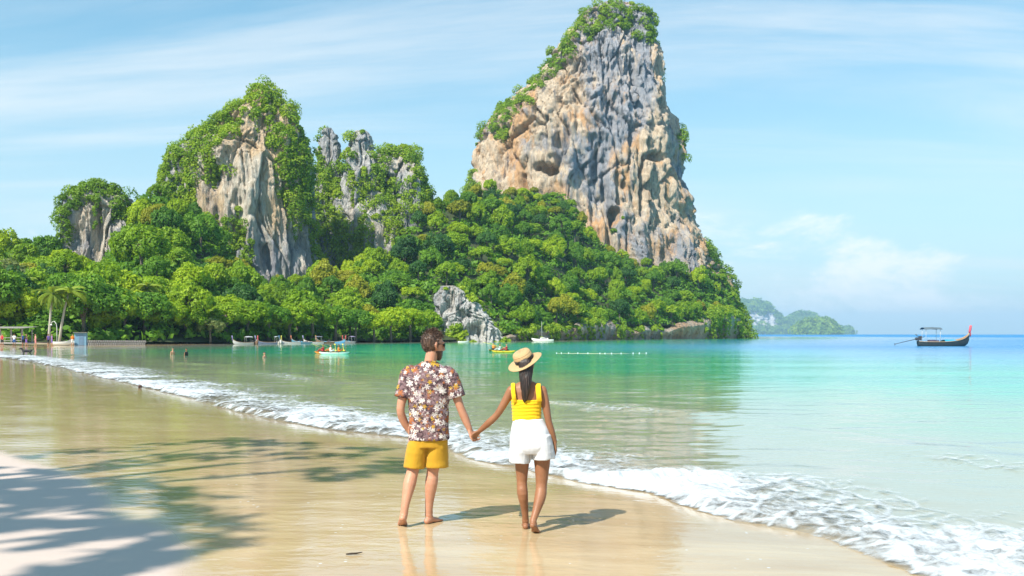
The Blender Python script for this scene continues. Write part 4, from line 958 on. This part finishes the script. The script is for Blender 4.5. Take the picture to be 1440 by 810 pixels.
for xs, w_ in ((-.162, .021), (.062, .026)):
    tp_.append(loft_limb([(xs + .012, -.083, 1.165), (xs + .004, -.098, 1.22), (xs, -.075, 1.285), (xs, -.01, 1.322), (xs, .055, 1.285), (xs, .09, 1.22), (xs, .094, 1.165)], [(w_, .010)] * 7, 10, sub=3, flat=(1, 0, 0)))
def rib(co, no):
    return co + no * (.0022 * np.sin(co[:, 2] * 210 + 2 * vnoise(co * 14)) * (co[:, 2] < 1.17) + .003 * fbm(co * 14, 3))[:, None]
obj('crop_top', solid('crop_top', tp_, .0058, 1, rib, YEL), wom)
WHT = cloth('white_linen', (.60, .60, .62), .06, 700)
sw = [loft_rings(rings_z([(.70, .175, .12, .045), (.76, .197, .142, .045), (.82, .193, .140, .042), (.90, .173, .128, .03), (.96, .150, .110, .02), (1.005, .133, .100, .012)], cx), 26, 2.2),
      loft_limb([(-.088, 0, .86), (-.094, .002, .76), (-.100, .004, .69), (-.104, .006, .615)], [(.085, .122), (.094, .130), (.096, .130), (.097, .128)], 22, sub=3, flat=(1, 0, 0)),
      loft_limb([(.092, 0, .86), (.100, 0, .76), (.104, 0, .70), (.107, 0, .648)], [(.090, .125), (.102, .134), (.106, .134), (.109, .133)], 22, sub=3, flat=(1, 0, 0)),
      loft_limb([(cx + .012 + .134 * math.cos(a * math.pi / 10), .101 * math.sin(a * math.pi / 10), .992) for a in range(21)], [(.016, .006)] * 21, 8, flat=(0, 0, 1))]
obj('shorts', solid('shorts', sw, .0065, 2, wrinkle(.0075, 8, .45, 12), WHT), wom)
# straw hat, tipped back and to one side
m, t, p, _ = new_mat('straw'); o = OBJC(t)
wv = N(t, 'ShaderNodeTexWave', wave_type='RINGS', rings_direction='Z'); t.links.new(o, wv.inputs['Vector']); wv.inputs['Scale'].default_value = 95; wv.inputs['Distortion'].default_value = 1.5
n = NOISE(t, o, 60, 4, .6); t.links.new(MIX(t, n, (.46, .29, .13), (.66, .46, .24)), p.inputs['Base Color']); p.inputs['Roughness'].default_value = .75
t.links.new(BUMP(t, M_(t, 'ADD', wv.outputs['Fac'], n), .5, .006), p.inputs['Normal']); STRAW = m
ax = Vector((-.42, -.30, .86)).normalized(); HT = Matrix.Translation(Vector((-.058, .018, 1.528))) @ ax.to_track_quat('Z', 'Y').to_matrix().to_4x4()
hat = empty('hat', (0, 0, 0)); hat.parent = wom; hat.matrix_local = HT
MB().lathe([(.088, .0), (.0885, .03), (.087, .06), (.083, .082), (.074, .094), (.055, .099), (.03, .097), (.001, .096), (.001, .092), (.05, .094), (.078, .078), (.084, .03), (.085, .0), (.088, .0)], 48).build('hat_crown', STRAW, hat, True)
pr = [(.085, .004), (.11, .003), (.14, .000), (.163, -.006), (.166, -.009), (.163, -.010), (.14, -.004), (.11, -.001), (.085, .0), (.085, .004)]
bm_ = MB().lathe(pr, 56).mesh('hat_brim', STRAW, True)
for v_ in bm_.vertices:
    a = math.atan2(v_.co.y, v_.co.x); r_ = math.hypot(v_.co.x, v_.co.y); v_.co.z += .05 * max(0, r_ - .1) * math.sin(2 * a + .6) * 4 * .5
obj('hat_brim', bm_, hat)
MB().lathe([(.0895, .006), (.0905, .007), (.0902, .038), (.0892, .039), (.0892, .006)], 48).build('ribbon', cloth('black_ribbon', (.012, .010, .010)), hat, True)
# ------------------------------------------------------------------ boats
def wood(name, c, rough=.55): return plain(name, c, rough, .3, 4, bump=.2)
HULLM = wood('hull_dark', (.035, .045, .045), .45); TRIM = wood('hull_trim', (.42, .28, .16)); TRIMW = wood('trim_white', (.62, .6, .56)); CLOTHP = plain('cloth_pink', (.62, .10, .12), .8, .3, 8)
CANV = plain('canvas_slate', (.10, .14, .17), .8, .2, 3); POSTM = plain('post_pale', (.55, .55, .52), .5, .1, 4); ENGM = plain('engine_metal', (.09, .08, .08), .4, .5, 9, metal=.5)
TARP = plain('tarp_blue', (.03, .30, .50), .55, .2, 4); DECKM = wood('deck_wood', (.36, .22, .13)); ORNG = plain('orange_plastic', (.75, .22, .03), .4, .1, 4); WHITEP = plain('white_paint', (.76, .76, .74), .4, .08, 3)
ST = [(-4.05, .42, .78, .05), (-3.5, .62, .72, -.2), (-2, .86, .68, -.35), (0, .95, .70, -.38), (1.8, .82, .88, -.3), (3.0, .52, 1.2, -.1), (3.7, .22, 1.62, .3), (4.0, .07, 1.95, .9)]
def hull_mesh(name, mat, st, inset=0.0, floor=None, n=11):
    rows = []
    for x, hb, zs, zk in st:
        row = []
        for k in range(n):
            a = math.pi * k / (n - 1); c_, s_ = math.cos(a), math.sin(a); y = (hb - inset) * math.copysign(abs(c_) ** .7, c_); z = zs - (zs - zk) * (s_ ** .8) + inset * .6
            if floor is not None: z = max(z, min(floor + .0, zs))
            row.append((x, y, z))
        rows.append(row)
    mb = MB(); V = [p_ for r_ in rows for p_ in r_]; F = []
    for i in range(len(rows) - 1):
        for k in range(n - 1): F.append((i * n + k, i * n + k + 1, (i + 1) * n + k + 1, (i + 1) * n + k))
    F.append(tuple(range(n))); F.append(tuple(range((len(rows) - 1) * n, len(rows) * n)))
    return mb.add(V, F).mesh(name, mat, True)
def dense(st, k=3):
    P_ = catmull([Vector((a, b, c)) for a, b, c, _ in st], k); Q_ = catmull([Vector((a, d_, 0)) for a, _, _, d_ in st], k)
    return [(p_.x, max(p_.y, .04), p_.z, q.y) for p_, q in zip(P_, Q_)]
STD = dense(ST); HULL_ME = hull_mesh('hull', HULLM, STD)
def longtail(label, loc, rz, s=1.0, hull=HULLM, trim=TRIM, prow=CLOTHP, roof=CANV, tarp=TARP, canopy=True, motor=True, group=None, cargo=True):
    o = empty('longtail_boat', loc, rz); o.scale = (s, s, s); tag(o, label, 'boat', group)
    h = HULL_ME.copy(); h.materials[0] = hull; obj('hull', h, o)
    obj('deck', hull_mesh('deck', DECKM, [(x * .985, hb * .92, zs - .01, zk) for x, hb, zs, zk in STD], .03, .28), o)
    g = MB()
    for sd in (-1, 1): g.tube([(x, sd * (hb + .015), zs + .015) for x, hb, zs, zk in STD], [.055] * len(STD), 6)
    g.build('gunwale', trim, o, True)
    MB().tube([(3.72, 0, 1.45), (4.0, 0, 1.95), (4.15, 0, 2.5), (4.28, 0, 3.2)], [(.13, .10), (.13, .09), (.14, .08), (.15, .05)], 8).build('prow', trim, o, True)
    g = MB().tube([(4.06, 0, 2.05), (4.14, 0, 2.4), (4.22, 0, 2.8), (4.29, 0, 3.22)], [.15, .19, .19, .17], 9)
    for k in range(5): g.tube([(4.15, -.12 + .06 * k, 2.3), (4.2 + .03 * k, -.2 + .1 * k, 1.9), (4.16, -.22 + .11 * k, 1.5)], [.03, .04, .02], 5)
    g.build('prow_cloth', prow, o, True)
    for x in (-1.2, .6, 1.8): MB().box((x, 0, .62), (.28, 1.45, .05)).build('bench', DECKM, o)
    if canopy:
        for x in (-3.1, -.85):
            for sd in (-1, 1): MB().tube([(x, sd * .68, .6), (x * .99, sd * .64, 2.75)], [.035, .03], 6).build('canopy_post', POSTM, o, True)
        V = []; F = []
        for i in range(7):
            for k in range(9):
                a = -1 + 2 * k / 8; V.append((-3.35 + 2.75 * i / 6, a * .9, 2.98 - .28 * a * a - .08 * abs(i - 3) / 3))
        F = [tuple(q) for q in grid_faces(7, 9)]
        mb = MB().add(V, F).add([(x, y, z - .05) for x, y, z in V], F); mb.build('canopy', roof, o, True)
    if cargo:
        V = []; F = []
        for i in range(9):
            for k in range(9):
                a = -1 + 2 * k / 8; V.append((-.1 + 1.9 * i / 8, a * .86, .74 + .28 * (1 - a * a) + .05 * math.sin(i * 1.7 + k)))
        MB().add(V, [tuple(q) for q in grid_faces(9, 9)]).build('tarpaulin', tarp, o, True)
        MB().box((-1.9, .1, .82), (.9, .7, .38)).box((-1.2, -.3, .8), (.45, .5, .3)).build('cargo_box', plain('cargo_dark', (.10, .08, .13), .6, .4, 6), o)
    if motor:
        mb = MB().box((-3.95, 0, 1.15), (.75, .5, .45)).box((-3.7, 0, 1.45), (.4, .36, .25)).tube([(-4.2, 0, 1.15), (-4.45, 0, 1.12)], [.2, .16], 8).tube([(-3.5, .1, 1.3), (-2.9, .2, 1.5)], [.04, .03], 6).box((-4.0, 0, .85), (.15, .15, .4))
        mb.tube([(-4.0, .25, 1.5), (-4.1, .3, 1.75), (-4.3, .3, 1.8)], [.06, .06, .07], 6); mb.build('engine', ENGM, o)
        MB().tube([(-4.4, 0, 1.1), (-6.0, 0, .75), (-7.6, 0, .35)], [.06, .05, .045], 6).box((-7.65, 0, .33), (.06, .34, .08)).box((-7.65, 0, .33), (.06, .08, .34)).build('propeller_shaft', ENGM, o)
    return o
longtail('dark green longtail boat with slate canopy and pink prow cloth anchored alone offshore', (at(1327, 470, 153).x, 153, SEA), R(3), 1.0)
rb = random.Random(5); tints = [((.55, .53, .50), (.30, .24, .50)), ((.20, .12, .08), (.62, .10, .12)), ((.16, .20, .30), (.35, .30, .55)), ((.66, .64, .6), (.6, .5, .1)), ((.60, .60, .58), (.1, .3, .5)), ((.08, .25, .35), (.6, .2, .1)), ((.62, .6, .58), (.35, .3, .55)), ((.30, .18, .10), (.6, .25, .08)), ((.1, .30, .5), (.6, .1, .1)), ((.64, .55, .52), (.6, .12, .12))]
ML = ['white longtail boat with mauve prow cloth in the moored row by the pale bush', 'brown longtail boat with red prow cloth, second in the moored row', 'slate blue longtail boat with violet prow cloth in the moored row', 'cream longtail boat with yellow prow cloth in the moored row', 'pale grey longtail boat with blue prow cloth in the moored row', 'teal longtail boat with orange prow cloth in the moored row', 'white longtail boat with violet prow cloth in the moored row', 'tan longtail boat with orange prow cloth in the moored row', 'blue longtail boat with red prow cloth in the moored row', 'pinkish longtail boat with red prow cloth ending the moored row by the dark trees']
for i, (hc, pc) in enumerate(tints):
    u = 342 + i * 16.5; Yb = 181 + i * 2.6
    hm = wood('hull_%d' % i, hc); pm = plain('prow_cloth_%d' % i, pc, .8, .2, 6); rf = plain('roof_%d' % i, [(.5, .5, .52), (.32, .27, .42), (.15, .16, .2), (.5, .55, .6)][i % 4], .7, .2, 3)
    longtail(ML[i], (at(u, 470, Yb).x, Yb, SEA), R(rb.choice([25, 50, 62, 118, 140, 155])) * (-1 if i % 2 else -1), .5, hm, TRIMW if i % 2 else TRIM, pm, rf, TARP, i % 3 == 0, i % 2 == 0, 'longtail boats moored along the shore', i % 2 == 1)
# sailing boat moored under the rock shelf
q = at(764, 470, 258); o = empty('sailing_boat', (q.x, 258, SEA), R(176)); tag(o, 'white sailing boat with bare mast moored below the brown rock shelf', 'boat'); o.scale = (.8, .8, .72)
st = dense([(-3.4, .8, .75, .05), (-2.4, 1.1, .72, -.3), (0, 1.25, .75, -.4), (2, .9, .9, -.3), (3.2, .35, 1.1, .1), (3.8, .05, 1.25, .8)])
obj('hull', hull_mesh('hull', WHITEP, st), o); obj('deck', hull_mesh('deck', TRIMW, [(x, h_ * .95, z_, k_) for x, h_, z_, k_ in st], .02, .6), o)
MB().box((-.3, 0, 1.0), (2.6, 1.3, .5)).box((.2, 0, 1.3), (1.3, 1.1, .16)).build('cabin', WHITEP, o); MB().box((-.3, 0, 1.05), (1.9, 1.33, .16)).build('cabin_window', DARK, o)
MB().tube([(.5, 0, .9), (.5, 0, 7.2)], [.06, .04], 6).build('mast', POSTM, o, True); MB().tube([(.5, 0, 1.9), (-2.6, 0, 1.85)], [.07, .06], 6).build('boom', CANV, o, True)
q = at(652, 470, 222); o = empty('dinghy', (q.x, 222, SEA), R(10)); tag(o, 'tiny pale dinghy moored at the foot of the grey outcrop', 'boat'); o.scale = (.32, .5, .45)
obj('hull', hull_mesh('hull', WHITEP, STD[:-4]), o); obj('deck', hull_mesh('deck', DECKM, [(x, h_ * .9, z_, k_) for x, h_, z_, k_ in STD[:-4]], .03, .3), o)
for u, Yb, rz, lb in ((88, 150, 20, 'white beached boat beneath the leaning palm'), (104, 153, -15, 'white beached boat next to the blue shed')):
    x = at(u, 470, Yb).x; o = empty('beached_boat', (x, Yb, ground_z(x, Yb) + .15), R(rz)); tag(o, lb, 'boat'); o.scale = (.36, .75, .6)
    obj('hull', hull_mesh('hull', WHITEP, STD[:-3]), o); obj('deck', hull_mesh('deck', TRIMW, [(a, b * .9, c, d_) for a, b, c, d_ in STD[:-3]], .03, .3), o)
    for bx in (-1.5, .8): MB().box((bx, 0, .6), (.3, 1.4, .06)).build('bench', DECKM, o)

# small figures
def figure(seated):
    if seated:
        S = [loft_rings(rings_z([(0, .15, .12), (.15, .15, .11), (.35, .18, .12), (.46, .17, .1), (.52, .06, .06)]), 14), loft_limb([(0, 0, .5), (0, 0, .6)], [.055, .055], 8), ell((0, .01, .70), (.085, .1, .12), 8)]
        for s in (-1, 1):
            S.append(loft_limb([(s * .09, .0, .08), (s * .13, .35, .24), (s * .12, .7, .06)], [.085, .065, .045], 8, rnd=True)); S.append(loft_limb([(s * .18, 0, .44), (s * .27, .18, .28), (s * .2, .38, .36)], [.05, .042, .035], 8, rnd=True))
        return solid('person', S, .025, 1)
    S = [loft_rings(rings_z([(.82, .15, .11), (.95, .155, .11), (1.1, .15, .1), (1.3, .19, .11), (1.42, .16, .09), (1.48, .06, .06)]), 14), loft_limb([(0, 0, 1.44), (0, 0, 1.56)], [.055, .055], 8), ell((0, .01, 1.65), (.085, .1, .12), 8)]
    for s in (-1, 1):
        S.append(loft_limb([(s * .09, 0, .88), (s * .11, .03 * s, .48), (s * .12, .08 * s, .04)], [.095, .06, .045], 8, rnd=True)); S.append(loft_limb([(s * .12, .08 * s, .04), (s * .13, .08 * s + .16, .03)], [.045, .035], 8, rnd=True))
        S.append(loft_limb([(s * .19, 0, 1.4), (s * .25, -.02, 1.12), (s * .24, .12, .88)], [.05, .042, .035], 8, rnd=True))
    return solid('person', S, .025, 1)
STAND, SIT = figure(False), figure(True)
def zoned(me, zones, mats):
    me = me.copy(); me.materials.clear()
    for mm in mats: me.materials.append(mm)
    for p_ in me.polygons:
        z = p_.center.z; r_ = abs(p_.center.x)
        for k, (z0, z1, rx) in enumerate(zones):
            if z0 <= z < z1 and r_ < rx: p_.material_index = k + 1
    return me
CM = {n_: cloth('cloth_' + n_, c) for n_, c in dict(red=(.5, .05, .05), orange=(.72, .22, .03), white=(.74, .74, .72), blue=(.05, .14, .4), violet=(.22, .12, .45), black=(.02, .02, .025), pink=(.65, .25, .25), green=(.08, .22, .12)).items()}
CM['bare'] = SKIN_A
HM1 = plain('dark_hair', (.02, .014, .012), .6, .2, 9)
def stand(u, Yp, shirt, shorts, sk, rz, label, sink=0.0, group=None, s=1.0):
    x = at(u, 470, Yp).x; z = ground_z(x, Yp) if not sink else SEA - sink
    o = obj('person', zoned(STAND, [(.95, 1.47, .225), (.5, .95, .22), (1.68, 9, 9)], [sk, CM[shirt], CM[shorts], HM1])); o.location = (x, Yp, z); o.rotation_euler = (0, 0, rz); o.scale = (s, s, s)
    return tag(o, label, 'person', group)
G = 'people on the far beach'
stand(3, 139, 'red', 'black', SKIN_A, 2.8, 'person in red shirt beside the pavilion', group=G)
stand(20, 141, 'white', 'blue', SKIN_B, .3, 'person in white shirt standing in front of the pavilion', group=G)
stand(32, 140, 'blue', 'black', SKIN_B, 1.3, 'person in blue shirt and black shorts by the pavilion corner post', group=G)
stand(37, 142, 'black', 'violet', SKIN_A, -.7, 'person in black shirt next to the person in blue', group=G)
stand(50, 138, 'pink', 'pink', SKIN_A, 2.2, 'person in pale pink between the pavilion and the palms', group=G)
stand(68, 140, 'violet', 'black', SKIN_B, 1.0, 'person in violet shirt and black shorts under the stout palm', group=G)
stand(73, 141, 'violet', 'violet', SKIN_A, -1.0, 'person all in violet under the stout palm', group=G)
stand(102, 146, 'orange', 'white', SKIN_A, .5, 'person in orange shirt and white shorts near the blue shed', group=G)
for u, v_, sk, sh_, lb in ((243, 499, SKIN_A, 'bare', 'bare shouldered swimmer in the green shallows, beside another'), (262, 500, SKIN_B, 'black', 'swimmer in black wading in the green shallows'), (372, 503, SKIN_A, 'bare', 'lone swimmer chest deep in the shallows near the kayaks')):
    stand(u, 2604 / (v_ - HOR), sh_, 'black', sk, u, lb, sink=1.12 if u < 300 else 1.3, group='swimmers in the shallows')
# kayaks and their paddlers
def kayak(u, v_, rz, mat, label, crew, s=1.0):
    Yk = 2604 / (v_ - HOR); x = at(u, 470, Yk).x; o = empty('kayak', (x, Yk, SEA), rz); tag(o, label, 'kayak', 'kayaks on the bay'); o.scale = (s, s, s)
    st = dense([(-1.9, .03, .34, .25), (-1.4, .24, .30, -.02), (-.6, .37, .27, -.08), (.6, .37, .27, -.08), (1.4, .24, .30, -.02), (1.9, .03, .34, .25)])
    obj('hull', hull_mesh('hull', mat, st), o); obj('deck', hull_mesh('deck', mat, [(a, b * .9, c, d_) for a, b, c, d_ in st], .02, .2), o)
    for k, (lx, shirt, sk, lb, plb) in enumerate(crew):
        MB().box((lx - .28, 0, .36), (.06, .45, .26)).build('seat_back', DARK, o)
        pr_ = obj('person', zoned(SIT, [(.05, .48, .23), (-.1, .12, .5), (.75, 9, 9)], [sk, CM[shirt], CM['black'], HM1]))
        c_, s_ = math.cos(rz), math.sin(rz); pr_.location = (x + lx * c_ * s, Yk + lx * s_ * s, SEA + .2); pr_.rotation_euler = (0, 0, rz - math.pi / 2); pr_.scale = (.9, .9, .9); tag(pr_, lb, 'person', 'kayakers')
        pd = MB().tube([(0, -1.05, -.18), (0, 1.05, .28)], [.018, .018], 6)
        for sd in (-1, 1): pd.tube([(0, sd * .95, .05 + sd * .21), (0, sd * 1.15, .05 + sd * .26), (0, sd * 1.38, .05 + sd * .31)], [(.03, .012), (.10, .012), (.05, .01)], 8, flat=(1, 0, 0))
        po = pd.build('paddle', plain('paddle_yellow', (.7, .6, .05), .4, .1, 3), None, True); po.location = (pr_.location.x + .42 * c_, pr_.location.y + .42 * s_, SEA + .62); po.rotation_euler = (0, 0, rz); tag(po, plb, 'paddle', 'kayak paddles')
kayak(460, 498, R(158), ORNG, 'orange kayak with two paddlers close to the man\'s side of the bay', [(-.55, 'orange', SKIN_A, 'rear paddler in orange in the orange kayak of the bay', 'yellow paddle held by the rear paddler in orange'), (.6, 'red', SKIN_B, 'front paddler in red in the orange kayak', 'yellow paddle held by the front paddler in red')], .72)
kayak(470, 498.6, R(12), WHITEP, 'white kayak crossing just in front of the orange one', [(-.45, 'white', SKIN_A, 'paddler in white shirt in the white kayak', 'yellow paddle held by the paddler in white'), (.55, 'orange', SKIN_B, 'paddler in orange vest in the white kayak', 'yellow paddle held by the paddler in the white kayak\'s bow')], .72)
kayak(694, 494, R(70), ORNG, 'short orange kayak seen end on behind the couple, beyond the straw hat', [(0, 'orange', SKIN_A, 'lone kayaker in orange behind the couple', 'yellow paddle of the lone kayaker in orange')], .7)
kayak(708, 496, R(155), plain('yellow_plastic', (.75, .45, .04), .4, .1, 3), 'yellow kayak with two paddlers behind the straw hat', [(-.5, 'red', SKIN_A, 'kayaker in red in the yellow kayak', 'paddle of the kayaker in red in the yellow kayak'), (.55, 'white', SKIN_B, 'kayaker in white in the yellow kayak', 'paddle of the kayaker in white in the yellow kayak')], .7)
# line of floats marking the swimming area
xs = []
for k in range(12):
    u = 780 + k * 12 + rb.uniform(-5, 5); Yf = 2604 / (497.2 - HOR) + .8 * math.sin(k * .7); x = at(u, 470, Yf).x; xs.append((x, Yf, SEA - .01))
    o = MB().lathe([(.01, -.06), (.04, -.05), (.055, -.01), (.055, .02), (.035, .045), (.015, .05), (.015, .07), (.001, .075)], 12).build('buoy', WHITEP, None, True); o.location = (x, Yf, SEA + .03)
    tag(o, 'small white float on the swimming area line', 'buoy', 'floats of the swimming area line')
tag(MB().tube(xs, [.025] * len(xs), 5).build('float_line', plain('rope', (.5, .45, .3), .8, .2, 9), None, True), 'rope joining the white floats across the green water', 'rope')

# ------------------------------------------------------------------ far beach
x0 = at(-30, 470, 146).x; o = empty('beach_pavilion', (x0, 146, ground_z(x0, 146))); tag(o, 'open wooden pavilion with flat grey roof by the beach palms', 'pavilion')
WOODG = wood('grey_wood', (.30, .28, .26))
for i in range(5):
    for y in (0, 3): MB().box((i * 1.6, y, 1.1), (.14, .14, 2.2)).build('post', WOODG, o)
for k in range(9): MB().box((3.2, -.55 + k * .52, 2.30 + k * .03), (7.4, .48, .05)).build('roof_plank', WOODG, o)
MB().box((3.2, -.1, .9), (6.4, .06, .08)).box((3.2, -.1, .5), (6.4, .06, .08)).build('railing', WOODG, o); MB().box((3.2, 1.6, .12), (7, 3.6, .2)).build('floor', WOODG, o)
x0 = at(114, 470, 152).x; o = empty('beach_shed', (x0, 152, ground_z(x0, 152)), R(14)); tag(o, 'small blue wooden shed at the back of the beach', 'shed')
BLUE = wood('blue_board', (.16, .30, .42))
for k in range(7): MB().box((-.72 + k * .24, -.72, .95), (.23, .05, 1.9)).build('board', BLUE, o)
MB().box((0, .0, .95), (1.62, 1.38, 1.88)).build('wall', BLUE, o); MB().box((0, -.1, 1.96), (1.95, 1.9, .08)).build('roof', wood('shed_roof', (.22, .2, .18)), o); MB().box((.15, -.76, .8), (.7, .04, 1.55)).build('door', wood('shed_door', (.12, .2, .3)), o)
x0 = at(80, 470, 150).x; o = empty('street_lamp', (x0, 150, ground_z(x0, 150))); tag(o, 'white arched lamp post between the two beach palms', 'lamp post')
MB().tube([(0, 0, 0), (0, 0, 2.6), (-.08, 0, 3.2), (-.4, 0, 3.65), (-.75, 0, 3.5), (-.85, 0, 3.2)], [.07, .06, .055, .05, .05, .045], 8).build('pole', POSTM, o, True); MB().lathe([(.02, .18), (.12, .12), (.17, 0), (.02, -.06)], 12, Matrix.Translation((-.85, 0, 3.05))).build('lamp_shade', WHITEP, o, True)
# dry-stone sea wall at the wood's edge
o = empty('sea_wall', (0, 0, 0)); tag(o, 'low grey sea wall at the wood edge beyond the shed', 'wall'); STN = plain('wall_stone', (.24, .23, .22), .9, .4, 2, bump=.5)
us_ = np.linspace(122, 205, 34)
for i in range(33):
    for j in range(2):
        ua = us_[i] + (1.2 if j else 0); Ya = float(np.interp(ua, UB, YB)) - 7.5; Yb2 = float(np.interp(us_[i + 1], UB, YB)) - 7.5; a = at(ua, 470, Ya); zz0 = ground_z(a.x, Ya)
        MB().box((a.x, Ya, zz0 + .18 + .36 * j), (.30 + .06 * rb.random(), .4, .33), Matrix.Rotation(rb.uniform(-.1, .1), 3, 'Z')).build('stone', STN, o)
# dog wading, stone and stick
S = [loft_limb([(-.30, 0, .48), (-.1, 0, .46), (.15, 0, .47), (.30, 0, .50)], [.10, .105, .12, .10], 12, rnd=True), loft_limb([(.30, 0, .52), (.42, 0, .66)], [.075, .06], 10, rnd=True), loft_limb([(.42, 0, .68), (.50, 0, .67), (.62, 0, .63)], [.075, .065, .035], 10, rnd=True), loft_limb([(-.32, 0, .52), (-.48, 0, .60), (-.56, 0, .70)], [.03, .022, .014], 8, rnd=True)]
for s in (-1, 1):
    S += [loft_limb([(.24, s * .07, .46), (.26, s * .08, .24), (.25, s * .08, .02), (.30, s * .08, .015)], [.055, .032, .026, .024], 8, rnd=True), loft_limb([(-.26, s * .07, .46), (-.20, s * .08, .30), (-.33, s * .08, .18), (-.30, s * .08, .02), (-.25, s * .08, .015)], [.075, .05, .028, .026, .024], 8, rnd=True), loft_limb([(.40, s * .05, .73), (.36, s * .075, .66)], [(.03, .012), (.012, .01)], 8, rnd=True)]
xd = at(38, 470, 84).x; dg_ = obj('dog', solid('dog', S, .014, 2, None, plain('dark_fur', (.03, .028, .03), .8, .4, 30))); dg_.location = (xd, 84, SEA - .02); dg_.rotation_euler = (0, 0, R(200)); tag(dg_, 'dark dog wading along the far edge of the wash', 'dog')
xr = at(197, 470, 34.2).x; bm = bmesh.new(); bmesh.ops.create_icosphere(bm, subdivisions=3, radius=.07)
for v in bm.verts: v.co *= 1 + .25 * math.sin(v.co.x * 50) * math.cos(v.co.y * 40 + v.co.z * 30); v.co.z *= .8
me = bpy.data.meshes.new('stone'); bm.to_mesh(me); bm.free(); me.materials.append(plain('dark_stone', (.10, .06, .05), .7, .3, 12)); st_ = obj('beach_stone', me); st_.location = (xr, 34.2, SEA + .07); tag(st_, 'small dark stone lying at the edge of the foam', 'stone')
tag(MB().tube([(-1.31, 7.86, ground_z(-1.3, 7.85) + .008), (-1.27, 7.85, ground_z(-1.3, 7.85) + .014), (-1.23, 7.87, ground_z(-1.3, 7.85) + .012), (-1.185, 7.885, ground_z(-1.3, 7.85) + .018)], [.005, .008, .007, .003], 7).tube([(-1.25, 7.86, ground_z(-1.3, 7.85) + .013), (-1.22, 7.84, ground_z(-1.3, 7.85) + .02)], [.004, .002], 6).build('driftwood_stick', plain('stick_bark', (.05, .035, .025), .9, .4, 30), None, True), 'short dark driftwood stick on the wet sand', 'stick')
